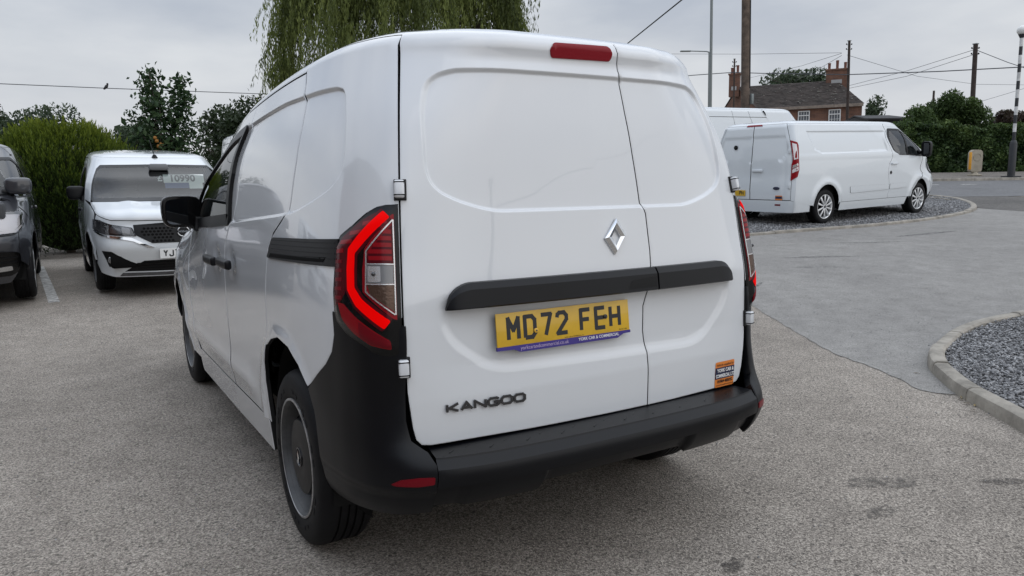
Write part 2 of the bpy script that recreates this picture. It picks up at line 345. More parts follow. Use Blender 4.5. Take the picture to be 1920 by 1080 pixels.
def panel(name, B, poly, m, parent=None, off=0., gap=.0025, res=.03, holes=(), relief=None, depth=.016, edge=.003, corner=.0, sgn=1, drop=.8, feat=(), flange_m='seal_gap_black'):
    """a sheet of the body surface B bounded by poly in (u,v), with rolled edges and a returned flange"""
    poly = round_poly(poly, corner) if corner or any(len(p) > 2 for p in poly) else np.array([p[:2] for p in poly], float)
    poly = poly*np.array((sgn, 1.)); poly = poly if area2(poly) > 0 else poly[::-1]
    hs = []
    for h in holes:
        h = np.asarray(h, float)*np.array((sgn, 1.)); h = h if area2(h) < 0 else h[::-1]; hs.append(resample(h, res))
    o0 = offset(resample(poly, res*.8), gap); o1 = offset(o0, edge)
    h0 = [offset(h, gap) for h in hs]; h1 = [offset(h, edge) for h in h0]
    lo, hi = o0.min(0), o0.max(0)
    g = np.array(np.meshgrid(np.arange(lo[0]+res/2, hi[0], res), np.arange(lo[1]+res/2, hi[1], res))).reshape(2, -1).T
    if len(g):
        k = inside(o1, g) & (pdist(o1, g) > res*.4)
        for h in h1: k &= ~inside(h, g) & (pdist(h, g) > res*.4)
        g = g[k]
    for fpoly, offs in feat:                    # extra rows of points along a pressed edge
        f0 = resample(np.asarray(fpoly, float)*np.array((sgn, 1.)), .009); f0 = f0 if area2(f0) > 0 else f0[::-1]
        g = g[pdist(f0, g) > max(map(abs, offs))+.006]
        for d in offs:
            fp = offset(f0, d); k = inside(o1, fp) & (pdist(o1, fp) > .004)
            for h in h1: k &= ~inside(h, fp) & (pdist(h, fp) > .004)
            g = np.concatenate([g, fp[k]])
    pts = [o0, o1]; fs = [list(range(len(o0)))]; b = len(o0); fs.append(list(range(b, b+len(o1)))); b += len(o1)
    for x0, x1 in zip(h0, h1):
        pts += [x0, x1]; fs.append(list(range(b, b+len(x0)))); b += len(x0); fs.append(list(range(b, b+len(x1)))); b += len(x1)
    pts.append(g); allp = np.concatenate(pts)
    r = delaunay_2d_cdt([Vector(p) for p in allp], [], fs, 1, 1e-7)
    Q = np.array([tuple(p) for p in r[0]]); T = np.array(r[2])
    c = Q[T].mean(1); k = inside(o0, c)
    for x0 in h0: k &= ~inside(x0, c)
    T = T[k]
    ar = np.cross(Q[T[:, 1]]-Q[T[:, 0]], Q[T[:, 2]]-Q[T[:, 0]]); T = T[np.abs(ar) > 1e-12]; ar = np.cross(Q[T[:, 1]]-Q[T[:, 0]], Q[T[:, 2]]-Q[T[:, 0]])
    T[ar < 0] = T[ar < 0][:, ::-1]
    u, v = Q[:, 0], Q[:, 1]
    de = pdist(o0, Q)
    for x0 in h0: de = np.minimum(de, pdist(x0, Q))
    isE = de < 1e-6
    def F(u, v):
        N_ = B.N(u, v); d = off+(relief(u, v) if relief else 0)
        return B.P(u, v)+N_*(np.zeros_like(u)+d)[..., None]
    e = 1.5e-3; X = F(u, v); tu = F(u+e, v)-F(u-e, v); tv = F(u, v+e)-F(u, v-e); N = np.cross(tu, tv); N /= np.maximum(np.linalg.norm(N, axis=1, keepdims=True), 1e-12)
    X = X-N*(np.where(isE, edge*drop, 0))[:, None]
    V = [tuple(p) for p in X]; faces = [tuple(map(int, t)) for t in T]; NL = [N[i] for t in T for i in t]
    nf = len(faces)
    # flange
    cnt = {}
    for t in faces:
        for a, b_ in ((t[0], t[1]), (t[1], t[2]), (t[2], t[0])): cnt[(a, b_)] = 1
    be = [(a, b_) for (a, b_) in cnt if (b_, a) not in cnt]
    idx = {}
    for a, b_ in be:
        for q in (a, b_):
            if q not in idx: idx[q] = len(V); V.append(tuple(X[q]-N[q]*depth))
    for a, b_ in be: faces.append((b_, a, idx[a], idx[b_]))
    me = bpy.data.meshes.new(name); me.from_pydata(V, [], faces); me.update()
    me.materials.append(M[m]); me.polygons.foreach_set('use_smooth', [True]*len(faces))
    if 'paint' in m: me.materials.append(M[flange_m]); me.polygons.foreach_set('material_index', [0]*nf+[1]*(len(faces)-nf))   # flange darkened so shut lines read as shaded gaps, set by seal
    ln = np.zeros((len(me.loops), 3)); ln[:len(NL)] = NL
    fn = np.zeros((len(faces), 3)); me.polygons.foreach_get('normal', fn.ravel()); fn2 = np.array([p.normal for p in me.polygons[nf:]]) if len(faces) > nf else np.zeros((0, 3))
    ln[len(NL):] = np.repeat(fn2, 4, 0)
    me.normals_split_custom_set([tuple(x) for x in ln])
    return link(bpy.data.objects.new(name, me), parent)
def grid_patch(name, B, us, vs, m, parent=None, off=0., keep=None, flip=False, normals=True):
    U, V_ = np.meshgrid(us, vs, indexing='ij'); X = B.P(U, V_)+B.N(U, V_)*off; nu, nv = U.shape
    V = X.reshape(-1, 3); F = []
    for i in range(nu-1):
        for j in range(nv-1):
            if keep is None or keep(.5*(us[i]+us[i+1]), .5*(vs[j]+vs[j+1])): F.append((i*nv+j, (i+1)*nv+j, (i+1)*nv+j+1, i*nv+j+1))
    o = obj(name, V, F, m, parent)
    if normals:
        N = B.N(U, V_).reshape(-1, 3); bad = np.linalg.norm(N, axis=1) < .5; N[bad] = (0, 0, 1)
        o.data.normals_split_custom_set_from_vertices([tuple(n) for n in N])
    return o

# ------------------------------------------------------------------ compact panel van surface (foreground van and its twin)
A=[(0,-.712),(.25,-.707),(.5,-.694),(.66,-.682),(.71,-.674),(.76,-.652),(.805,-.605),(.835,-.54),(.857,-.45),(.877,-.3),(.890,-.1),(.895,.15),(.897,.5),(.905,1.0),(.914,1.8),(.918,2.5),(.89,3.0),(.83,3.3),(.72,3.5),(.5,3.59),(.25,3.635),(0,3.65)]
A1=[(0,-.690),(.25,-.685),(.49,-.671),(.65,-.655),(.70,-.645),(.748,-.622),(.79,-.575),(.82,-.51),(.843,-.43),(.864,-.29),(.878,-.09),(.885,.15),(.888,.5),(.896,1.0),(.895,1.8),(.872,2.2),(.815,2.50),(.74,2.68),(.64,2.82),(.48,2.91),(.24,2.945),(0,2.95)]
B=[(0,-.645),(.24,-.64),(.45,-.622),(.60,-.583),(.655,-.552),(.695,-.505),(.73,-.44),(.752,-.38),(.770,-.31),(.790,-.19),(.808,-.04),(.822,.18),(.832,.5),(.835,1.0),(.825,1.5),(.795,1.8),(.74,2.0),(.66,2.08),(.55,2.14),(.4,2.18),(.2,2.21),(0,2.22)]
C=[(0,-.605),(.20,-.60),(.36,-.578),(.51,-.505),(.597,-.435),(.632,-.385),(.657,-.33),(.673,-.28),(.687,-.225),(.703,-.13),(.717,.0),(.73,.2),(.742,.5),(.746,.9),(.735,1.25),(.71,1.45),(.655,1.58),(.58,1.65),(.47,1.70),(.33,1.735),(.16,1.76),(0,1.77)]
def sh(P,dx,dr,df):
    o=[]
    for x,y in P:
        w=min(1,max(0,(.6-y)/1.3)); w2=min(1,max(0,(y-2.0)/1.6)); o.append((x-dx*min(1,x/.7),y+dr*w-df*w2))
    return o
A0=sh(A,.035,0,.10); A5=sh(A,.006,0,-.01); A95=[(x-.032*min(1,max(0,(y-1.6)/1.1))*min(1,x/.6),y) for x,y in sh(A,.0015,.008,.08)]
KAN=Body([.20,.5,.8,.95,1.08,1.5,1.75],[A0,A5,A,A95,A1,B,C],[(1.75,1.75,0),(1.79,1.783,.03),(1.85,1.808,.085),(1.95,1.826,.18),(2.2,1.842,.42),(2.52,1.846,.746)],drop=[(-.7,.014),(-.2,.014),(.2,.03),(.7,.065),(1.2,.108),(1.7,.15),(2.3,.18),(3.6,.18)])

# ------------------------------------------------------------------ wheels
def wheel(parent, x, y, z, side, r=.322, w=.205, rim_r=.213, style='steel', fine=True, ry=0):
    """side=+1 faces +x, -1 faces -x; x is the outer face of the tyre"""
    n = 150 if fine else 40; k = r/.322
    prof = [(rim_r-.012, -.02), (rim_r+.006, -.008), (rim_r+.022, -.001), (rim_r+.05*k, .0), (r-.030, -.003), (r-.014, -.013), (r-.005, -.026), (r, -.040)]
    g = []
    for a in (.062, .092, .118, .148): g += [(r, -a), (r-.008, -a-.0008), (r-.008, -a-.0075), (r, -a-.0083)]
    prof += [(r_, a*w/.205) for r_, a in g]+[(r, -w+.040), (r-.008, -w+.022), (r-.03, -w+.004), (rim_r+.03, -w), (rim_r-.01, -w+.02)]
    h = bpy.data.objects.new('wheel', None); link(h, parent); h.location = (x, y, z); h.rotation_euler = (0, 0, 0 if side > 0 else math.pi)
    t = lathe('tyre', prof, 'rubber', h, n=n, sharp=28)
    if fine:
        for rr_, nn_ in ((rim_r+.038, 34),):                       # raised sidewall ribs
            V, F = [], []
            for j in range(nn_):
                if (j*7) % 10 < 4 and rr_ < r-.03: continue
                a0 = 2*math.pi*j/nn_; a1 = a0+2*math.pi/nn_*.55; b = len(V)
                for a, dr in ((a0, -.006), (a1, -.006), (a1, .006), (a0, .006)): V.append((.0016, (rr_+dr)*math.cos(a), (rr_+dr)*math.sin(a)))
                for a, dr in ((a0, -.006), (a1, -.006), (a1, .006), (a0, .006)): V.append((-.004, (rr_+dr)*math.cos(a), (rr_+dr)*math.sin(a)))
                F += [(b, b+1, b+2, b+3)]+[(b+i, b+4+i, b+4+(i+1) % 4, b+(i+1) % 4) for i in range(4)]
            kind(obj('sidewall_rib', V, F, 'rubber', t, smooth=False), 'stuff')
    if style == 'steel':
        rim = lathe('rim', [(rim_r-.012, -.10), (rim_r-.006, -.03), (rim_r+.004, -.012), (rim_r+.004, -.004), (rim_r-.004, -.003), (rim_r-.010, -.010), (rim_r-.014, -.034), (rim_r-.026, -.064), (rim_r-.045, -.066), (rim_r-.064, -.046), (rim_r-.074, -.044), (.10, -.050), (.0, -.042)], 'rim', h, n=n, sharp=50)
        if fine:
            for i in range(20):
                a = 2*math.pi*(i+.5*(i % 2))/20*1.0+.07*(i % 2)
                bm = bmesh.new(); box_bm(bm, (0, 0, 0), (.012, .012, .026), .005)
                for v in bm.verts:
                    p = v.co; rr = rim_r-.052+p.y*1.4; aa = a+p.z/rr; v.co = Vector((p.x*.9-.0500 + (.012 if False else 0), rr*math.cos(aa), rr*math.sin(aa)))
                bmobj('slot', bm, 'dark', rim, smooth=True)
        lathe('rim_lip', [(rim_r-.001, -.016), (rim_r+.0055, -.0125), (rim_r+.0055, -.003), (rim_r-.002, -.0012), (rim_r-.006, -.006)], 'alloy_dull', h, n=n, sharp=60)
        cap = lathe('wheel_cap', [(.142, -.050), (.142, -.034), (.136, -.022), (.085, -.013), (.05, -.016), (.0, -.016)], 'trim', h, n=n, sharp=40)
        if fine:
            lathe('cap_ring', [(.036, -.018), (.036, -.0125), (.031, -.0115), (.029, -.015)], 'dark_chrome', cap, n=32)
            bm = bmesh.new()
            q = [(.0, .026), (.014, 0), (0, -.026), (-.014, 0)]; q2 = [(.0, .014), (.007, 0), (0, -.014), (-.007, 0)]
            va = [bm.verts.new((-.010, a, b)) for a, b in q]; vb = [bm.verts.new((-.007, a, b)) for a, b in q2]; vc = [bm.verts.new((-.018, a, b)) for a, b in q]
            for i in range(4): bm.faces.new((va[i], va[(i+1) % 4], vb[(i+1) % 4], vb[i])); bm.faces.new((va[i], vc[i], vc[(i+1) % 4], va[(i+1) % 4]))
            bmobj('cap_emblem', bm, 'chrome', cap)
    else:
        rim = lathe('rim', [(rim_r-.012, -.12), (rim_r-.006, -.03), (rim_r+.004, -.012), (rim_r+.004, -.004), (rim_r-.006, -.003), (rim_r-.016, -.012), (rim_r-.02, -.10)], 'alloy', h, n=n, sharp=50)
        lathe('brake_disc', [(.15, -.09), (.15, -.085), (.0, -.085)], 'dark_chrome', h, n=32)
        for i in range(10):
            a = 2*math.pi*i/10; bm = bmesh.new(); box_bm(bm, (0, 0, 0), (.022, .030, rim_r-.045), .006)
            for v in bm.verts:
                t_ = v.co.z/(rim_r-.045)+.5; v.co.y *= .75+.75*t_; v.co.x += -.012-.004*math.sin(t_*3.14)
            R_ = Matrix.Rotation(a, 4, 'X')
            for v in bm.verts: v.co = R_ @ (v.co+Vector((0, 0, (rim_r+.03)/2)))
            bmobj('spoke', bm, 'alloy', rim, sharp=40)
        lathe('hub', [(.045, -.05), (.045, -.012), (.03, -.006), (.0, -.006)], 'alloy', rim, n=24)
        lathe('hub_cap', [(.028, -.02), (.028, -.004), (.0, -.002)], 'dark_chrome', rim, n=24)
    lathe('hub_back', [(rim_r-.02, -.11), (.0, -.11)], 'dark', h, n=24)
    return h

# ------------------------------------------------------------------ compact van shell, shared by the foreground van and its twin
UD = .705
OFFS = (-.010, -.006, -.003, .0, .003, .006, .010)
ARCH_R = [(1.186, .648), (1.263, .706), (1.365, .750), (1.50, .762), (1.60, .738), (1.68, .690), (1.74, .622), (1.772, .539), (1.778, .36)]
SD_REAR = [(1.50, 1.742), (1.452, 1.69), (1.41, 1.627), (1.378, 1.531), (1.372, 1.392), (1.39, 1.272), (1.410, 1.212), (1.46, 1.186), (1.575, 1.134), (1.636, 1.076), (1.672, .91), (1.690, .70)]
SD_FRONT = [(2.36, 1.742), (2.275, 1.60), (2.235, 1.45), (2.25, 1.27), (2.33, 1.15), (2.44, 1.05), (2.46, .90), (2.46, .37)]
S_EMB = [(2.46, 1.652), (1.975, 1.65), (1.676, 1.65), (1.396, 1.64), (1.142, 1.637), (1.03, 1.634), (.97, 1.622), (.945, 1.60), (.913, 1.518), (.906, 1.431), (.913, 1.378), (.932, 1.342), (1.002, 1.299), (1.129, 1.262), (1.32, 1.219), (1.53, 1.202), (1.931, 1.176), (2.46, 1.140)]
R_EMB = [(-.506, 1.668), (-.60, 1.664), (-.635, 1.652), (-.652, 1.632), (-.658, 1.605), (-.655, 1.53), (-.639, 1.431), (-.631, 1.362), (-.616, 1.315), (-.584, 1.283), (-.525, 1.255), (-.455, 1.234), (-.39, 1.222)]
R_EMB_FULL = R_EMB+[(-x, z) for x, z in R_EMB[::-1]]
DOOR_GAP = [(.152, 1.84), (.149, 1.733), (.149, 1.65), (.152, 1.55), (.163, 1.401), (.181, 1.235), (.196, 1.196), (.207, 1.07), (.207, 1.0), (.204, .937), (.180, .877), (.176, .791), (.186, .714), (.188, .638), (.188, .522)]
POCKET = [(-.585, .985), (-.58, .887), (-.548, .834), (-.49, .787), (-.44, .755), (-.38, .74), (.38, .725), (.44, .735), (.50, .775), (.555, .834), (.588, .887), (.59, .985)]
POCKET = [tuple(p) for p in round_poly(POCKET, .05)]
WIN_F = [(2.425, 1.655, .03), (2.365, 1.40), (2.375, 1.149, .02), (3.52, 1.082, .03), (3.66, 1.20), (3.60, 1.45, .05), (3.20, 1.60, .2), (2.8, 1.652, .2)]
S_EMB = [tuple(p) for p in round_poly(S_EMB, .05)]; R_EMB_FULL = [tuple(p) for p in round_poly(R_EMB_FULL, .05)]
def side_relief(u, v):
    a = np.abs(u); d = sdist(S_EMB, a, v); r = -.013*sstep(d, -.004, .007)
    for uc, vc in ((2.64, .962), (2.30, .972)): r = r-.008*np.exp(-(((a-uc)/.075)**2+((v-vc)/.05)**2)**2)
    r = r+.010*np.exp(-((v-.47)/.05)**2)*sstep(a, 1.9, 2.1)                                  # rocker swell
    ar = np.hypot((a-1.475)/.93, v-.35); r = r+.010*np.exp(-((ar-.415)/.03)**2)*(v < .85)      # arch lip
    ar = np.hypot((a-4.16)/.98, v-.34); r = r+.012*np.exp(-((ar-.40)/.03)**2)*(v < .85)
    return r
def rear_relief(u, v):
    r = -.012*sstep(sdist(R_EMB_FULL, u, v), -.005, .007)
    dp = sdist(POCKET, u, v); wf = 1-sstep(np.abs(u), .40, .70)
    r = r-.011*np.clip((v-.660)/.10, 0, 1)*(1-sstep(v, .90, .99))*(.25+.75*wf)-.007*sstep(dp, -.02, .014)*(1-sstep(v, .94, .98))
    r = r+.012*np.exp(-((v-1.772)/.034)**2)-.008*np.exp(-((v-1.705)/.026)**2)*(1-sstep(np.abs(u), .45, .68))
    return r
def roof_and_glass(root, B, paint, res=.05, front=True):
    us = np.concatenate([np.linspace(-B.umax, -3.2, 40), np.linspace(-3.2, 3.2, 130), np.linspace(3.2, B.umax, 40)]); us = np.unique(us)
    vs = np.concatenate([np.linspace(1.797, 1.95, 12), np.linspace(2.0, B.vmax-.01, 14)])
    return grid_patch('roof', B, us, vs, paint, root)
def rear_doors(root, B, paint, res=.02):
    bl = [(.02, .527), (.660, .533, .03), (.690, .58, .02), (.703, .70), (.705, .95), (.705, 1.40), (.705, 1.797)]
    left = [(x*-1, z, *r) for x, z, *r in bl[1:]][::-1]
    polyL = [(p[0], p[1]) for p in DOOR_GAP if p[1] < 1.797]; polyL = [(.151, 1.797)]+polyL
    L = [(-.705, 1.797), (-.705, 1.4), (-.705, .95), (-.703, .70), (-.692, .59), (-.684, .552), (-.668, .533), (-.64, .528), (-.3, .524)]+polyL[::-1]
    Rr = [(.705, 1.797), (.705, 1.4), (.705, .95), (.700, .70), (.690, .59), (.680, .549), (.662, .531), (.63, .526), (.3, .522)]+polyL[::-1]
    a = panel('rear_door', B, L, paint, root, res=res, gap=.0022, relief=rear_relief, edge=.004, flange_m='gap_grey', feat=[(R_EMB_FULL, OFFS), (POCKET, (-.022, -.014, -.006, .002, .010, .018))])
    b = panel('rear_door', B, Rr, paint, root, res=res, gap=.0022, relief=rear_relief, edge=.004, flange_m='gap_grey', feat=[(R_EMB_FULL, OFFS), (POCKET, (-.022, -.014, -.006, .002, .010, .018))])
    return a, b
def side_panels(root, B, s, paint, res=.03, has_rail=True):
    qp = [(UD, 1.797), (1.56, 1.797)]+SD_REAR+[(1.66, .708)]+[p for p in ARCH_R if p[0] < 1.65][::-1]+[(1.116, .700), (1.034, .754), (.99, .80), (.968, .85), (.964, .92), (UD, .92)]
    panel('quarter_panel', B, qp, paint, root, res=res, relief=side_relief, sgn=s, gap=.0034, feat=[(S_EMB, OFFS)])
    fd = SD_FRONT[::-1]
    sdp = SD_REAR[:]+[p for p in ARCH_R if p[0] > 1.69]+[(2.0, .37), (2.44, .37)]+fd[1:]
    sdoor = panel('sliding_door' if s < 0 else 'side_panel', B, sdp, paint, root, res=res, relief=side_relief, sgn=s, gap=.0038, feat=[(S_EMB, OFFS)])
    fdo = SD_FRONT+[(2.9, .37), (3.40, .37), (3.50, .45), (3.56, .70), (3.60, 1.0), (3.74, 1.09), (3.76, 1.25), (3.68, 1.48), (3.3, 1.63), (2.85, 1.70), (2.6, 1.742)]
    win = round_poly(WIN_F, .02)
    door = panel('front_door', B, fdo, paint, root, res=res, relief=side_relief, sgn=s, holes=[win])
    fr = panel('window_frame', B, WIN_F, 'trim', door, sgn=s, off=.004, gap=-.014, holes=[offset(win if area2(win) > 0 else win[::-1], .026)], res=.04, depth=.03, edge=.002)
    panel('window_glass', B, offset(win if area2(win) > 0 else win[::-1], .018), 'glass', door, sgn=s, off=-.006, res=.06, depth=.004)
    for nm, uc, vc, pr in (('door_handle', 2.64, .957, door), ('door_handle', 2.30, .968, sdoor)):
        if s > 0 and uc < 2.5: continue
        o = B.P(uc*s, vc); n = B.N(uc*s, vc); bm = bmesh.new(); box_bm(bm, (0, 0, 0), (.225, .042, .030), .011, seg=3)
        for v in bm.verts: v.co.y += .004*math.cos(v.co.x*14); v.co.z -= .010*(v.co.x/.11)**2
        t = B.P((uc+.01)*s, vc)-B.P((uc-.01)*s, vc); mw = frame_mw(o+n*.026, t, (0, 0, 1)); bm.transform(mw); bmobj(nm, bm, 'plastic', pr, sharp=40)
    # sill
    panel('sill', B, [(1.80, .235), (1.795, .3715), (3.42, .3715), (3.47, .30), (3.44, .235)], paint, root, sgn=s, off=.004, res=.06, corner=.02, depth=.03, gap=0)
    # fender
    fa = [(3.74, .30), (3.77, .45), (3.83, .57), (3.95, .67), (4.10, .715), (4.26, .70), (4.40, .63), (4.49, .52), (4.52, .40)]
    fen = [(3.43, .30)]+fa+[(4.60, .40), (4.60, .80), (4.52, .95), (4.30, 1.02), (3.76, 1.085), (3.61, 1.0), (3.57, .70), (3.51, .45)]
    panel('fender', B, fen, paint, root, sgn=s, res=.05, relief=side_relief)
    # pillars
    panel('windscreen_pillar', B, [(3.77, 1.095), (4.26, 1.06), (4.30, 1.30), (4.36, 1.60), (4.40, 1.797), (2.62, 1.797), (2.62, 1.747), (2.86, 1.705), (3.31, 1.635), (3.69, 1.485), (3.77, 1.25)], paint, root, sgn=s, res=.05, gap=.001)
    panel('door_top_rail', B, [(1.56, 1.797), (1.51, 1.745), (2.36, 1.745), (2.61, 1.745), (2.61, 1.797)], paint, root, sgn=s, res=.05, gap=.001)
def inner_shell(root, B):
    """dark sheet behind the panels, so that shut lines and arches look into darkness"""
    us = np.linspace(-B.umax, B.umax, 240); vs = np.concatenate([np.linspace(.25, 1.1, 26), np.linspace(1.14, 1.9, 16)])
    def keep(u, v):
        a = abs(u)
        if np.hypot((a-1.475), v-.34) < .46 or np.hypot((a-4.16), v-.34) < .45: return False
        if v < .50 and a < .95: return False
        if v > 1.06 and a > 2.32: return False
        return True
    grid_patch('inner_shell', B, us, vs, 'dark', root, off=-.055, keep=keep, normals=False)
    box('underbody', (0, 1.60, .40), (1.5, 3.9, .16), 'dark', root, bev=.03)
    for y in (0, 2.716):
        for s in (-1, 1):
            V, F = [], []; n = 24
            for i in range(n+1):
                a = math.pi*i/n*1.16-.25; 
                for xx, rr in ((.84, .40), (.56, .40)): V.append((s*xx, y+.03+rr*math.cos(a)*.93, .345+rr*math.sin(a)))
            for i in range(n): F.append((2*i, 2*i+1, 2*i+3, 2*i+2))
            b = len(V); 
            for i in range(n+1): V.append(V[2*i+1])
            V.append((s*.56, y+.03, .2)); c = len(V)-1
            for i in range(n): F.append((b+i, b+i+1, c))
            obj('arch_liner', V, F, 'liner', root)
    tube('rear_axle', [(-.7, 0, .30), (.7, 0, .30)], .04, 'dark', root)
    # cabin
    box('bulkhead', (0, .80, 1.05), (1.5, .03, 1.1), 'cabin', root)
    box('cabin_floor', (0, 1.9, .45), (1.5, 2.2, .06), 'cabin', root)
    box('dashboard', (0, 2.62, .96), (1.42, .50, .22), 'cabin', root, bev=.06)
    for x in (-.42, .42):
        box('seat_back', (x, 1.10, .98), (.48, .16, .72), 'seat', root, bev=.06, rot=Matrix.Rotation(rad(-10), 3, 'X'))
        box('headrest', (x, 1.02, 1.40), (.27, .10, .17), 'seat', root, bev=.045)
    sw = lathe('steering_wheel', [(.19, -.012), (.19+.014, 0), (.19, .012), (.19-.014, 0), (.19, -.012)], 'trim', root, n=40, axis='x', loc=(0, 0, 0))
    sw.location = (.40, 2.16, 1.06); sw.rotation_euler = (0, 0, rad(90)); sw.rotation_euler = (rad(0), rad(25), rad(90))
M['alloy_dull'] = mat('worn_rim_edge', (.42, .42, .42), .4, metal=.7, var=(20, .4))
M['cabin'] = mat('cabin_plastic', (.05, .052, .055), .8)
M['seat'] = mat('seat_cloth', (.03, .031, .034), .95, bump=(250, .4, .002))
def wing_mirror(root, B, s, m='gloss_black', uc=3.36, vc=1.10, out=.080, size=(.205, .10, .175), dz=.078):
    p = B.P(uc*s, vc); h = bpy.data.objects.new('wing_mirror', None); link(h, root); h.location = (0, 0, 0)
    c = Vector((p[0]+s*out, p[1]-.02, p[2]+dz))
    bm = bmesh.new(); bmesh.ops.create_uvsphere(bm, u_segments=40, v_segments=24, radius=1)
    for v in bm.verts:
        q = v.co; e = .46; sx, sy, sz = [math.copysign(abs(a)**e, a) for a in q]
        yy = sy*size[1]/2; 
        if sy < -.6: yy = -size[1]/2*.78
        v.co = c+Vector((sx*size[0]/2*(1-.10*(sz < 0)*abs(sz)), yy*(1 if sy < 0 else 1.25*(1-.25*abs(sx))), sz*size[2]/2-.012*s*sx*0))
    bmobj('mirror_housing', bm, m, h, smooth=True)
    V = []; n = 40
    for i in range(n):
        t = 2*math.pi*i/n; ct, st = math.cos(t), math.sin(t); V.append((c.x+math.copysign(abs(ct)**.42, ct)*size[0]/2*.80, c.y-size[1]/2*.80, c.z+math.copysign(abs(st)**.42, st)*size[2]/2*.78))
    V = [(x, c.y-size[1]/2*.84+(.0 if True else 0)+.10*s*(x-c.x)*-1, z) for x, y, z in V]
    obj('mirror_glass', V, [tuple(range(n))], 'mirror', h, smooth=False)
    tube('mirror_arm', [(p[0]-s*.01, p[1], p[2]+.015), (p[0]+s*out*.3, p[1]-.005, p[2]+.012), (p[0]+s*out*.55, p[1]-.01, p[2]+.03)], [.034, .032, .028], 'trim', h, n=12)
    panel('mirror_foot', B, [(uc-.13, vc-.035), (uc+.10, vc-.03), (uc+.08, vc+.08), (uc-.07, vc+.05)], 'trim', h, sgn=s, off=.022, res=.03, corner=.02, depth=.03, edge=.008)
    return h
M['mirror'] = mat('mirror_glass', (.34, .36, .38), .02, metal=1)

